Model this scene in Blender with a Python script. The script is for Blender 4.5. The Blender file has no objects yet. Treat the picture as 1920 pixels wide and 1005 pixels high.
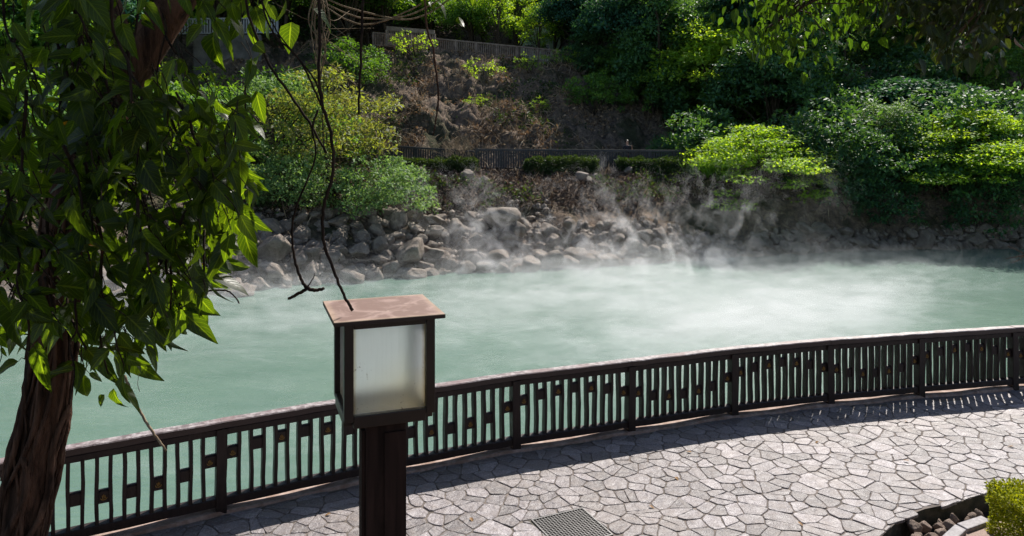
import bpy, bmesh, math, random
import numpy as np
from mathutils import Vector, Matrix, geometry

# ------------------------------------------------------------------ camera, sky, sun, exposure
S = bpy.context.scene
COL = S.collection
F = 1450.0; EYE = 4.64; HOR = 250.0
cam_d = bpy.data.cameras.new('camera'); cam = bpy.data.objects.new('camera', cam_d); COL.objects.link(cam)
cam.location = (0, 0, EYE); cam.rotation_euler = (math.radians(90), 0, 0)
cam_d.sensor_width = 36; cam_d.lens = F/1920*36; cam_d.shift_y = -(502.5-HOR)/1920
cam_d.clip_start = .05; cam_d.clip_end = 2000
S.camera = cam
ELEV = math.radians(47); AZ = math.radians(27)      # sun is ahead of the camera, 27 deg to the right
W = bpy.data.worlds.new('World'); S.world = W; W.use_nodes = True
nt = W.node_tree; bg = nt.nodes['Background']
sky = nt.nodes.new('ShaderNodeTexSky'); sky.sky_type = 'NISHITA'; sky.sun_disc = False
sky.sun_elevation = ELEV; sky.sun_rotation = AZ
nt.links.new(sky.outputs[0], bg.inputs[0]); bg.inputs[1].default_value = .085
sun_d = bpy.data.lights.new('sun', 'SUN'); sun = bpy.data.objects.new('sun', sun_d); COL.objects.link(sun)
sun_d.energy = 5.0; sun_d.angle = math.radians(.53); sun_d.color = (1, .945, .86)
sdir = Vector((math.sin(AZ)*math.cos(ELEV), math.cos(AZ)*math.cos(ELEV), math.sin(ELEV)))
sun.rotation_euler = sdir.to_track_quat('Z', 'Y').to_euler()
S.view_settings.view_transform = 'Standard'; S.view_settings.look = 'None'
S.view_settings.gamma = 1; S.view_settings.exposure = 0.62
cy = S.cycles
cy.max_bounces = 7; cy.diffuse_bounces = 3; cy.glossy_bounces = 2; cy.transmission_bounces = 4
cy.transparent_max_bounces = 6; cy.volume_bounces = 1; cy.caustics_reflective = False; cy.caustics_refractive = False
cy.sample_clamp_indirect = 4; cy.use_denoising = True; cy.denoiser = 'OPENIMAGEDENOISE'; cy.denoising_prefilter = 'FAST'; cy.use_adaptive_sampling = True; cy.adaptive_threshold = .01
cy.volume_step_rate = 1.0; cy.volume_max_steps = 160

R = random.Random(7)
RG = np.random.default_rng(11)

def P(px, py, Y):
    return Vector(((px-960)/F*Y, Y, EYE-(py-HOR)/F*Y))

# ------------------------------------------------------------------ node helpers and materials
class NT:
    def __init__(s, name):
        s.m = bpy.data.materials.new(name); s.m.use_nodes = True
        s.t = s.m.node_tree; s.n = s.t.nodes; s.bsdf = s.n['Principled BSDF']; s.out = s.n['Material Output']
        s.co = s.n.new('ShaderNodeTexCoord')
    def L(s, a, b): s.t.links.new(a, b)
    def new(s, kind, **kw):
        nd = s.n.new(kind)
        for k, v in kw.items():
            if k.startswith('i_'):
                key = k[2:].replace('_', ' ')
                if hasattr(v, 'is_linked') or hasattr(v, 'links'): s.L(v, nd.inputs[key])
                else: nd.inputs[key].default_value = v
            else: setattr(nd, k, v)
        return nd
    def mapping(s, scale=(1,1,1), rot=(0,0,0), src=None, loc=(0,0,0)):
        m = s.n.new('ShaderNodeMapping'); m.inputs['Scale'].default_value = scale; m.inputs['Rotation'].default_value = rot
        m.inputs['Location'].default_value = loc
        s.L(src or s.co.outputs['Object'], m.inputs[0]); return m.outputs[0]
    def noise(s, scale=5, detail=4, rough=.5, vec=None, dist=0):
        n = s.n.new('ShaderNodeTexNoise'); n.inputs['Scale'].default_value = scale; n.inputs['Detail'].default_value = detail
        n.inputs['Roughness'].default_value = rough; n.inputs['Distortion'].default_value = dist
        s.L(vec or s.co.outputs['Object'], n.inputs['Vector']); return n.outputs['Fac']
    def ramp(s, fac, stops, interp='LINEAR'):
        r = s.n.new('ShaderNodeValToRGB'); r.color_ramp.interpolation = interp
        e = r.color_ramp.elements
        while len(e) < len(stops): e.new(.5)
        for k, (p, c) in enumerate(stops):
            e[k].position = p; e[k].color = (c if len(c) == 4 else (*c, 1)) if hasattr(c, '__len__') else (c, c, c, 1)
        s.L(fac, r.inputs[0]); return r.outputs[0]
    def math(s, op, a, b=None, clamp=False, c=None):
        m = s.n.new('ShaderNodeMath'); m.operation = op; m.use_clamp = clamp
        for k, v in enumerate((a, b, c)):
            if v is None: continue
            if isinstance(v, (int, float)): m.inputs[k].default_value = v
            else: s.L(v, m.inputs[k])
        return m.outputs[0]
    def mix(s, fac, a, b, mode='MIX'):
        m = s.n.new('ShaderNodeMix'); m.data_type = 'RGBA'; m.blend_type = mode
        for sock, v in ((m.inputs[0], fac), (m.inputs[6], a), (m.inputs[7], b)):
            if isinstance(v, (int, float)): sock.default_value = v
            elif isinstance(v, tuple): sock.default_value = (*v, 1) if len(v) == 3 else v
            else: s.L(v, sock)
        return m.outputs[2]
    def color(s, v):
        if isinstance(v, tuple): s.bsdf.inputs['Base Color'].default_value = (*v, 1)
        else: s.L(v, s.bsdf.inputs['Base Color'])
    def rough(s, v):
        if isinstance(v, (int, float)): s.bsdf.inputs['Roughness'].default_value = v
        else: s.L(v, s.bsdf.inputs['Roughness'])
    def spec(s, v): s.bsdf.inputs['Specular IOR Level'].default_value = v
    def bump(s, h, strength=.5, dist=.02, normal=None):
        b = s.n.new('ShaderNodeBump'); b.inputs['Strength'].default_value = strength; b.inputs['Distance'].default_value = dist
        s.L(h, b.inputs['Height'])
        if normal: s.L(normal, b.inputs['Normal'])
        s.L(b.outputs[0], s.bsdf.inputs['Normal']); return b.outputs[0]

def leaf_mat(name, cols, trans=.4, tcol=None, rough=.45, patch=None, spec=.35):
    """cols: three base colours mixed by a per-leaf value and by a slow noise through the crown"""
    t = NT(name)
    a = t.n.new('ShaderNodeAttribute'); a.attribute_name = 'lv'
    oi = t.n.new('ShaderNodeObjectInfo')
    nz = t.noise(.45, 2)
    f = t.math('ADD', t.math('MULTIPLY', a.outputs['Fac'], .55), t.math('MULTIPLY', nz, .6))
    f = t.math('ADD', f, t.math('MULTIPLY', t.math('SUBTRACT', oi.outputs['Random'], .5), .22))
    c = t.ramp(f, [(.3, cols[0]), (.55, cols[1]), (.85, cols[2])])
    t.color(c); t.rough(rough+.12); t.spec(spec*.55)
    tr = t.n.new('ShaderNodeBsdfTranslucent')
    tc = t.mix(1.0, c, tcol or (2.5, 2.1, .4), 'MULTIPLY')
    t.L(tc, tr.inputs[0])
    mx = t.n.new('ShaderNodeMixShader'); mx.inputs[0].default_value = trans
    t.L(t.bsdf.outputs[0], mx.inputs[1]); t.L(tr.outputs[0], mx.inputs[2]); t.L(mx.outputs[0], t.out.inputs[0])
    return t.m

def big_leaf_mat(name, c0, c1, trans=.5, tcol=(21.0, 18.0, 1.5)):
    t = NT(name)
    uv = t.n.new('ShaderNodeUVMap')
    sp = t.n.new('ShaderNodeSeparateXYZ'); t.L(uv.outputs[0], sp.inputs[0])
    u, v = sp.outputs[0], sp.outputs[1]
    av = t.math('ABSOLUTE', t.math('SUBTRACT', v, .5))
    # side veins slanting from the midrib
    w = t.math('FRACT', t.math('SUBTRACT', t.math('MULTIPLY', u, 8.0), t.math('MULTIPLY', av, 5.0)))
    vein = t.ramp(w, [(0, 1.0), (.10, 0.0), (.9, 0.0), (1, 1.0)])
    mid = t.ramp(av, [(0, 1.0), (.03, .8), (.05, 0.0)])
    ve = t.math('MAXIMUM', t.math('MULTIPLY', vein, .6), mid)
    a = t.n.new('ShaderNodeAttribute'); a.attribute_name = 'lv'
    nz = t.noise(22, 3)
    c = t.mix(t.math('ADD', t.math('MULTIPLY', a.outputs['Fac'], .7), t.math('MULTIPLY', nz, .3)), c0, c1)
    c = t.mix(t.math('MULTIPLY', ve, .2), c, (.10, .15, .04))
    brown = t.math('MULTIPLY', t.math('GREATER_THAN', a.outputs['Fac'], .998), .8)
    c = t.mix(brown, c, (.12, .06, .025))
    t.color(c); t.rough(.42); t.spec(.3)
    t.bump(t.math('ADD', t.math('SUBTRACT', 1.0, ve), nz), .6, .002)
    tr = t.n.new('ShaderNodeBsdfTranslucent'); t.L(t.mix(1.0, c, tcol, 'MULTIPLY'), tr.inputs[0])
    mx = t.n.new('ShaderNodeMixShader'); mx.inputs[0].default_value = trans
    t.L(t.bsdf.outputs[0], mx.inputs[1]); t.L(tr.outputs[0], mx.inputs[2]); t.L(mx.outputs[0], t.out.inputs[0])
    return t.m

def bark_mat(name, c0, c1, scale=9, stretch=.18, bump=.8, dist=.02):
    t = NT(name)
    v = t.mapping((1, 1, stretch))
    n1 = t.noise(scale, 6, .65, v, .6); n2 = t.noise(scale*4, 4, .6, v)
    t.color(t.mix(t.ramp(n1, [(.35, 0.0), (.65, 1.0)]), c0, c1)); t.rough(.85); t.spec(.2)
    t.bump(t.math('ADD', n1, t.math('MULTIPLY', n2, .4)), bump, dist)
    return t.m

M = {}
M['leaf_dark'] = leaf_mat('leaf_dark', [(.030, .085, .044), (.054, .134, .064), (.091, .211, .070)], .3, (2.5, 2.1, .45), .4)
M['leaf_blue'] = leaf_mat('leaf_blue', [(.026, .081, .058), (.043, .124, .081), (.072, .182, .091)], .25, (2.0, 1.9, .6), .45, spec=.12)
M['leaf_mid'] = leaf_mat('leaf_mid', [(.044, .109, .029), (.080, .190, .044), (.146, .292, .059)], .4)
M['leaf_lime'] = leaf_mat('leaf_lime', [(.075, .163, .022), (.150, .288, .037), (.275, .413, .062)], .5, (2.3, 2.0, .4))
M['leaf_pale'] = leaf_mat('leaf_pale', [(.081, .149, .057), (.149, .253, .092), (.265, .391, .149)], .35, (1.5, 1.5, .7))
M['leaf_gold'] = leaf_mat('leaf_gold', [(.13, .14, .07), (.21, .26, .08), (.32, .43, .07)], .45, (1.7, 1.5, .5))
M['leaf_hedge'] = leaf_mat('leaf_hedge', [(.16, .2, .015), (.32, .36, .02), (.5, .5, .04)], .4, (1.5, 1.4, .4))
M['leaf_wall'] = leaf_mat('leaf_wall', [(.02, .045, .02), (.035, .07, .025), (.06, .10, .03)], .3)
M['twig'] = leaf_mat('twig', [(.12, .09, .06), (.24, .18, .12), (.42, .34, .24)], .1, (1.2, 1.0, .8), .8)
M['litter_dark'] = leaf_mat('litter_dark', [(.035, .026, .022), (.075, .055, .045), (.15, .11, .085)], .12, (1.2, 1.0, .8), .8)
M['litter'] = leaf_mat('litter', [(.11, .075, .05), (.27, .19, .125), (.5, .36, .24)], .15, (1.3, 1.0, .6), .8)
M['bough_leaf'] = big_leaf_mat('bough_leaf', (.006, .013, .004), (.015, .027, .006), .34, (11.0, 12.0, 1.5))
M['bough_shaded'] = big_leaf_mat('bough_shaded', (.005, .011, .005), (.014, .022, .008), .08)  # darker, barely translucent copy of the bough leaf, shade put into its colour
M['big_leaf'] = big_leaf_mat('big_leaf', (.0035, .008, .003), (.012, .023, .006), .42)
M['bark_front'] = bark_mat('bark_front', (.025, .013, .009), (.20, .10, .065), 20, .14, 1.0, .04)
M['bark'] = bark_mat('bark', (.03, .022, .016), (.11, .085, .06), 6, .2)
M['bark_pale'] = bark_mat('bark_pale', (.10, .08, .06), (.25, .21, .16), 6, .2)
M['vine_dark'] = bark_mat('vine_dark', (.012, .007, .006), (.05, .03, .02), 40, .3, .5, .004)
M['vine_pale'] = bark_mat('vine_pale', (.16, .11, .07), (.36, .28, .19), 40, .3, .5, .004)

def mk_railwood():
    t = NT('rail_wood')
    v = t.mapping((1, 1, .12)); n1 = t.noise(28, 5, .6, v, .4); n2 = t.noise(3, 3)
    t.color(t.mix(t.ramp(n1, [(.3, 0.0), (.7, 1.0)]), (.009, .005, .0045), (.028, .015, .013)))
    t.rough(t.ramp(n2, [(.3, .42), (.7, .62)])); t.spec(.4); t.bump(n1, .6, .006); return t.m
M['rail_wood'] = mk_railwood()
def mk_railtop():
    t = NT('rail_top_wood')
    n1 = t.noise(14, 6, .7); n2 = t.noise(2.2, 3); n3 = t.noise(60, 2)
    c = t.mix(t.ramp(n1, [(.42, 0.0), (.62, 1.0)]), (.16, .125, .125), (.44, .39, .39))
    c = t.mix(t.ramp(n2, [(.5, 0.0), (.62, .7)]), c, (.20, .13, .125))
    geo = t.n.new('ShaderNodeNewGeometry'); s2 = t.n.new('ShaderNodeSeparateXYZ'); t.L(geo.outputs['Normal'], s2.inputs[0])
    c = t.mix(t.ramp(s2.outputs[2], [(.3, 0.0), (.8, 1.0)]), (.035, .02, .018), c)  # up-facing faces coloured paler than the sides to look sunlit
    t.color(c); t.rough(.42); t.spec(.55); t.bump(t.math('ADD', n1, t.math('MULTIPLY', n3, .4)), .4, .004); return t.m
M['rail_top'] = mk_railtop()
def mk_gold():
    t = NT('emblem_gold'); n = t.noise(50, 2)
    t.color(t.mix(n, (.30, .15, .025), (.5, .28, .05))); t.rough(.5); return t.m
M['gold'] = mk_gold()
def mk_stone():
    t = NT('paving_stone')
    a = t.n.new('ShaderNodeAttribute'); a.attribute_name = 'lv'
    g = t.noise(48, 5, .8); m = t.noise(9, 6, .65, dist=.5); big = t.noise(.6, 2)
    c = t.ramp(a.outputs['Fac'], [(0, (.10, .088, .093)), (.3, (.165, .146, .153)), (.7, (.25, .222, .233)), (1, (.38, .34, .358))])
    c = t.mix(t.ramp(g, [(.42, .7), (.55, .0)]), c, (.085, .072, .07))
    c = t.mix(t.ramp(g, [(.52, .0), (.68, .75)]), c, (.46, .42, .43))
    c = t.mix(t.ramp(m, [(.45, 0.0), (.65, .6)]), c, (.17, .135, .12))
    c = t.mix(t.ramp(big, [(.5, 0.0), (.7, .3)]), c, (.28, .23, .20))
    t.color(c); t.rough(t.ramp(m, [(.3, .36), (.7, .6)])); t.spec(.6)
    lo_ = t.noise(4.5, 3, .5)
    t.bump(t.math('ADD', t.math('ADD', t.math('MULTIPLY', m, 1.0), lo_), t.math('MULTIPLY', g, .2)), .8, .035); return t.m
M['stone'] = mk_stone()
def mk_mortar():
    t = NT('mortar'); n = t.noise(5, 5, .6); g = t.noise(120, 3)
    c = t.mix(t.ramp(n, [(.35, 0.0), (.7, 1.0)]), (.06, .048, .042), (.20, .16, .138))
    mo = t.noise(1.7, 4, .6); c = t.mix(t.ramp(mo, [(.55, 0.0), (.68, .6)]), c, (.05, .055, .03))
    t.color(t.mix(t.math('MULTIPLY', g, .5), c, (.14, .12, .1))); t.rough(.9); t.bump(t.math('ADD', n, t.math('MULTIPLY', g, .3)), .6, .02); return t.m
M['mortar'] = mk_mortar()
def mk_kerb():
    t = NT('kerb_concrete'); n = t.noise(6, 5, .65); g = t.noise(60, 3)
    c = t.mix(t.ramp(n, [(.4, 0.0), (.65, 1.0)]), (.26, .17, .13), (.45, .34, .29))
    t.color(c); t.rough(.85); t.bump(g, .5, .01); return t.m
M['kerb'] = mk_kerb()
def mk_moss():
    t = NT('mossy_stone'); n = t.noise(7, 5, .65); g = t.noise(50, 4)
    c = t.mix(t.ramp(n, [(.4, 0.0), (.6, 1.0)]), (.035, .033, .02), (.09, .075, .05))
    t.color(c); t.rough(.9); t.bump(g, .7, .02); return t.m
M['moss'] = mk_moss()
def mk_rock(name, c0, c1, stain=None, sc=1.6):
    t = NT(name); n = t.noise(sc, 6, .6, dist=.4); g = t.noise(sc*9, 5, .65)
    oi = t.n.new('ShaderNodeObjectInfo')
    mus = t.n.new('ShaderNodeTexVoronoi'); mus.feature = 'DISTANCE_TO_EDGE'; mus.inputs['Scale'].default_value = sc*1.3
    t.L(t.mapping(src=t.co.outputs['Object'], scale=(1, 1.4, .8)), mus.inputs[0])
    c = t.mix(t.ramp(n, [(.3, 0.0), (.7, 1.0)]), c0, c1)
    c = t.mix(t.math('MULTIPLY', oi.outputs['Random'], .5), c, (.22, .175, .14))
    c = t.mix(t.ramp(g, [(.5, 0.0), (.68, .7)]), c, (.075, .065, .055))
    if stain: c = t.mix(t.ramp(n, [(.45, 0.0), (.6, .8)]), c, stain)
    t.color(c); t.rough(.8); t.spec(.3)
    h = t.math('ADD', n, t.math('MULTIPLY', g, .35)); h = t.math('ADD', h, t.math('MULTIPLY', t.ramp(mus.outputs['Distance'], [(0, 0.0), (.06, 1.0)]), .12))
    t.bump(h, .9, .14/sc); return t.m
M['rock'] = mk_rock('boulder_rock', (.09, .072, .058), (.37, .305, .25))
M['rock_stained'] = mk_rock('stained_rock', (.22, .17, .12), (.42, .33, .24), (.45, .24, .08), 3)
M['pebble'] = mk_rock('round_stone', (.20, .14, .11), (.42, .31, .25), None, 8)
def mk_hill():
    t = NT('hillside_earth')
    n = t.noise(.35, 6, .6, dist=.6); g = t.noise(2.8, 6, .7, dist=.8); f = t.noise(14, 5, .7)
    c = t.ramp(g, [(.3, (.08, .065, .052)), (.46, (.19, .15, .12)), (.6, (.34, .25, .18)), (.75, (.6, .46, .34))])  # palest stop raised to stand in for sunlit patches on the cliff
    c = t.mix(t.ramp(n, [(.52, 0.0), (.62, .75)]), c, (.035, .055, .02))
    c = t.mix(t.ramp(f, [(.45, 0.0), (.75, .6)]), c, (.05, .035, .03))
    t.color(c); t.rough(.95); t.spec(.1)
    t.bump(t.math('ADD', g, t.math('MULTIPLY', f, .5)), 1.0, .35); return t.m
M['hill'] = mk_hill()
def mk_bank():
    t = NT('bank_earth'); n = t.noise(1.2, 6, .65); g = t.noise(12, 5)
    c = t.ramp(n, [(.3, (.05, .035, .025)), (.55, (.12, .085, .06)), (.75, (.2, .14, .1))])
    t.color(c); t.rough(.95); t.spec(.1); t.bump(t.math('ADD', n, t.math('MULTIPLY', g, .4)), .9, .08); return t.m
M['bank'] = mk_bank()
def mk_water():
    t = NT('pond_water')
    n1 = t.noise(1.0, 3, .5, t.mapping((.28, .8, 1), (0, 0, .12)), .4)
    n2 = t.noise(1.0, 4, .6, t.mapping((2.4, 7, 1)))
    n3 = t.noise(1.0, 2, .5, t.mapping((.05, .11, 1), (0, 0, .3)), 1.0)
    c = t.ramp(n1, [(.35, (.098, .170, .132)), (.65, (.125, .20, .158))])
    c = t.mix(t.ramp(n3, [(.45, 0.0), (.7, .6)]), c, (.145, .225, .185))
    st_ = t.noise(1.0, 5, .65, t.mapping((2.2, 8.5, 1), (0, 0, .05)), .8)
    c = t.mix(t.ramp(st_, [(.36, .55), (.56, 0.0)]), c, (.10, .175, .14))
    t.color(c); t.rough(.17); t.spec(.42)
    n4 = t.noise(1.0, 3, .6, t.mapping((6, 14, 1)))
    h = t.math('ADD', t.math('ADD', t.math('MULTIPLY', n1, .6), t.math('MULTIPLY', n2, .4)), t.math('MULTIPLY', n4, .16))
    t.bump(h, .7, .05); return t.m
M['water'] = mk_water()
def mk_simple(name, c0, c1, rough=.5, sc=6, spec=.5, metal=0, bump=0, bd=.005):
    t = NT(name); n = t.noise(sc, 5, .6); t.color(t.mix(t.ramp(n, [(.35, 0.0), (.65, 1.0)]), c0, c1)); t.rough(rough); t.spec(spec)
    t.bsdf.inputs['Metallic'].default_value = metal
    if bump: t.bump(n, bump, bd)
    return t.m
M['lantern_frame'] = mk_simple('lantern_frame', (.018, .010, .008), (.034, .019, .015), .38, 9, .5, 0, .25, .002)
M['lantern_wood'] = bark_mat('lantern_post_wood', (.016, .008, .006), (.045, .022, .017), 24, .08, .4, .004)
def mk_lroof():
    t = NT('lantern_roof_paint')
    n1 = t.noise(7, 5, .6, dist=1.2); n2 = t.noise(18, 4, .6); n3 = t.noise(90, 2)
    c = t.mix(t.ramp(n1, [(.45, 0.0), (.6, 1.0)]), (.20, .12, .10), (.33, .225, .20))
    c = t.mix(t.ramp(n2, [(.58, 0.0), (.7, .6)]), c, (.44, .33, .29))
    c = t.mix(t.ramp(n3, [(.68, 0.0), (.72, .6)]), c, (.12, .07, .06))
    sp = t.n.new('ShaderNodeSeparateXYZ'); t.L(t.co.outputs['Generated'], sp.inputs[0])
    e = t.math('MAXIMUM', t.math('ABSOLUTE', t.math('SUBTRACT', sp.outputs[0], .5)), t.math('ABSOLUTE', t.math('SUBTRACT', sp.outputs[1], .5)))
    c = t.mix(t.ramp(t.math('ADD', e, t.math('MULTIPLY', n1, .08)), [(.47, 0.0), (.54, .7)]), c, (.42, .30, .22))
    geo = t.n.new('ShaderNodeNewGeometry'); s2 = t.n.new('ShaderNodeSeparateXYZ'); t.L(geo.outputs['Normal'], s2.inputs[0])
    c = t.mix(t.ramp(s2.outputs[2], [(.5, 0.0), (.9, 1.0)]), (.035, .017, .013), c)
    t.color(c); t.rough(.5); t.spec(.5); t.bump(n1, .15, .003); return t.m
M['lantern_roof'] = mk_lroof()
def mk_glass():
    t = NT('frosted_glass')
    sp = t.n.new('ShaderNodeSeparateXYZ'); t.L(t.co.outputs['Generated'], sp.inputs[0])
    x, z = sp.outputs[0], sp.outputs[2]
    ex = t.math('ABSOLUTE', t.math('SUBTRACT', x, .5))
    n = t.noise(14, 4, .6); st = t.noise(1, 4, .6, t.mapping((60, 60, 5)))
    dots = t.noise(75, 2, .6); reg = t.noise(6, 2)
    grime = t.math('ADD', t.math('MULTIPLY', t.math('SUBTRACT', .42, z), 1.3), t.math('MULTIPLY', t.math('SUBTRACT', x, .55), .7))
    grime = t.math('ADD', grime, t.math('MULTIPLY', n, .35))
    gf = t.ramp(grime, [(.25, 0.0), (1.0, .85)])
    edge = t.ramp(t.math('ADD', ex, t.math('MULTIPLY', n, .05)), [(.47, 0.0), (.52, 1.0)])
    base = t.mix(t.ramp(st, [(.45, 0.0), (.7, .5)]), (.93, .97, .99), (.84, .88, .90))
    c = t.mix(gf, base, (.92, .82, .58))
    c = t.mix(t.math('MULTIPLY', edge, .75), c, (.45, .34, .15))
    sp2 = t.math('MULTIPLY', t.ramp(dots, [(.66, 0.0), (.7, 1.0)]), t.ramp(reg, [(.5, 0.0), (.62, 1.0)]))
    c = t.mix(t.math('MULTIPLY', sp2, .8), c, (.16, .09, .05))
    t.color(c); t.rough(.25); t.spec(.5)
    tr = t.n.new('ShaderNodeBsdfTranslucent'); t.L(c, tr.inputs[0])
    mx = t.n.new('ShaderNodeMixShader'); mx.inputs[0].default_value = .85
    t.L(t.bsdf.outputs[0], mx.inputs[1]); t.L(tr.outputs[0], mx.inputs[2])
    rf = t.n.new('ShaderNodeBsdfRefraction'); rf.inputs['IOR'].default_value = 1.25; rf.inputs['Roughness'].default_value = .7
    rf.inputs['Color'].default_value = (.95, .95, .9, 1)
    m2 = t.n.new('ShaderNodeMixShader'); m2.inputs[0].default_value = .62; t.L(c, rf.inputs['Color'])
    t.L(mx.outputs[0], m2.inputs[1]); t.L(rf.outputs[0], m2.inputs[2]); t.L(m2.outputs[0], t.out.inputs[0])
    return t.m
M['glass'] = mk_glass()
M['bulb'] = mk_simple('bulb_glass', (.85, .72, .5), (.9, .8, .6), .4, 3)
M['grate'] = mk_simple('galvanised_steel', (.13, .125, .12), (.24, .235, .23), .45, 30, .5, .5)
M['black_pit'] = mk_simple('pit_earth_drain_shade', (.008, .007, .006), (.015, .012, .01), .9)  # earth of the planting pit; under the grate its black stands for shade
M['far_rail'] = mk_simple('far_rail_paint', (.014, .015, .02), (.035, .035, .045), .45, 2)
M['board_rail'] = mk_simple('boardwalk_wood', (.17, .125, .10), (.34, .26, .21), .8, 3)
M['white_rail'] = mk_simple('white_painted_rail', (.33, .34, .37), (.45, .45, .47), .5, 4)
M['concrete'] = mk_simple('old_concrete', (.09, .083, .075), (.19, .175, .16), .9, 1.5, .3, 0, .5, .03)
M['house_wall'] = mk_simple('house_wall', (.45, .6, .52), (.55, .7, .62), .8, 1)
M['house_trim'] = mk_simple('house_trim', (.6, .62, .64), (.72, .74, .76), .6, 1)
M['house_glass'] = mk_simple('house_glass', (.03, .05, .05), (.05, .08, .08), .15, 1)
M['skin'] = mk_simple('skin', (.42, .24, .17), (.48, .28, .2), .55, 20)
M['hair'] = mk_simple('hair', (.012, .009, .008), (.02, .015, .012), .5, 20)
M['shirt'] = mk_simple('dark_shirt', (.014, .016, .022), (.022, .024, .03), .8, 12)
M['trousers'] = mk_simple('red_trousers', (.16, .03, .035), (.2, .045, .05), .8, 12)
M['phone'] = mk_simple('phone_case', (.02, .02, .02), (.03, .03, .03), .3, 2)

# ------------------------------------------------------------------ object helpers
def link(o, parent=None):
    COL.objects.link(o)
    if parent: o.parent = parent
    return o
def tag(o, label=None, cat=None, group=None, kind=None):
    if label: o['label'] = label
    if cat: o['category'] = cat
    if group: o['group'] = group
    if kind: o['kind'] = kind
    return o
def thing(name, label, cat, loc=(0,0,0), rz=0, group=None):
    o = bpy.data.objects.new(name, None); o.location = loc; o.rotation_euler = (0, 0, rz); o.empty_display_size = .2
    link(o); return tag(o, label, cat, group)
def obj(name, me, mat, parent=None, smooth=False):
    if isinstance(me, bmesh.types.BMesh):
        b = me; me = bpy.data.meshes.new(name); b.normal_update(); b.to_mesh(me); b.free()
    for m in (mat if isinstance(mat, (list, tuple)) else [mat]): me.materials.append(m)
    if smooth: me.polygons.foreach_set('use_smooth', [True]*len(me.polygons))
    return link(bpy.data.objects.new(name, me), parent)
def dup(root, loc, rz=0, scale=None, label=None, group=None):
    r = root.copy(); COL.objects.link(r); r.location = loc; r.rotation_euler = (0, 0, rz)
    if scale is not None: r.scale = scale if hasattr(scale, '__len__') else (scale,)*3
    if label: r['label'] = label
    if group: r['group'] = group
    for ch in list(root.children):
        c = ch.copy(); COL.objects.link(c); c.parent = r
        for g in ch.children:
            d = g.copy(); COL.objects.link(d); d.parent = c
    return r
def box(bm, c, s, rot=None, mi=0):
    """axis box of size s at c, optionally rotated by a Matrix/about z angle"""
    Rm = rot if isinstance(rot, Matrix) else Matrix.Rotation(rot or 0, 3, 'Z')
    vs = []
    for dz in (-.5, .5):
        for dx, dy in ((-.5,-.5),(.5,-.5),(.5,.5),(-.5,.5)):
            vs.append(bm.verts.new(Vector(c) + Rm @ Vector((dx*s[0], dy*s[1], dz*s[2]))))
    fs = [(3,2,1,0),(4,5,6,7),(0,1,5,4),(1,2,6,5),(2,3,7,6),(3,0,4,7)]
    for f in fs:
        fc = bm.faces.new([vs[i] for i in f]); fc.material_index = mi
    return vs
def bevel(bm, w=.004, seg=1):
    bmesh.ops.bevel(bm, geom=[e for e in bm.edges], offset=w, segments=seg, affect='EDGES', profile=.5)
    return bm
def tube(bm, pts, rads, n=8, cap=True, wob=0.0, rng=None):
    pts = [Vector(p) for p in pts]; rings = []; up = Vector((.3, .2, 1)).normalized()
    prev = None
    for k, p in enumerate(pts):
        d = (pts[min(k+1, len(pts)-1)] - pts[max(k-1, 0)])
        if d.length < 1e-9: d = Vector((0,0,1))
        d.normalize()
        if prev is None:
            a = d.orthogonal().normalized()
        else:
            a = (prev - d*prev.dot(d)); a = a.normalized() if a.length > 1e-6 else d.orthogonal().normalized()
        prev = a; b = d.cross(a); r = rads[k] if hasattr(rads, '__len__') else rads
        ring = []
        for j in range(n):
            th = 2*math.pi*j/n; rr = r*(1 + (wob*(rng.random()-.5) if rng else 0))
            ring.append(bm.verts.new(p + a*math.cos(th)*rr + b*math.sin(th)*rr))
        rings.append(ring)
    for k in range(len(rings)-1):
        for j in range(n):
            bm.faces.new((rings[k][j], rings[k][(j+1)%n], rings[k+1][(j+1)%n], rings[k+1][j]))
    if cap:
        bm.faces.new(rings[0][::-1]); bm.faces.new(rings[-1])
    return rings
def smooth_path(ctrl, n=8):
    """Catmull-Rom through 3-D control points (optionally 4th = radius)"""
    c = [np.array(p, float) for p in ctrl]; c = [2*c[0]-c[1]] + c + [2*c[-1]-c[-2]]
    out = []
    for k in range(1, len(c)-2):
        for j in range(n):
            t = j/n
            out.append(.5*((2*c[k]) + (-c[k-1]+c[k+1])*t + (2*c[k-1]-5*c[k]+4*c[k+1]-c[k+2])*t*t + (-c[k-1]+3*c[k]-3*c[k+1]+c[k+2])*t**3))
    out.append(c[-2]); return out
def mesh_np(name, V, Fs, lv=None, uv=None):
    me = bpy.data.meshes.new(name)
    V = np.asarray(V, np.float32); k = Fs.shape[1]
    me.vertices.add(len(V)); me.vertices.foreach_set('co', V.ravel())
    me.loops.add(Fs.size); me.loops.foreach_set('vertex_index', Fs.ravel().astype(np.int32))
    me.polygons.add(len(Fs)); me.polygons.foreach_set('loop_start', np.arange(0, Fs.size, k, dtype=np.int32))
    me.polygons.foreach_set('loop_total', np.full(len(Fs), k, dtype=np.int32))
    if lv is not None:
        a = me.attributes.new('lv', 'FLOAT', 'POINT'); a.data.foreach_set('value', np.asarray(lv, np.float32))
    if uv is not None:
        u = me.uv_layers.new(name='UVMap'); u.data.foreach_set('uv', np.asarray(uv, np.float32)[Fs.ravel()].ravel())
    me.update(calc_edges=True); me.validate(); return me

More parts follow.
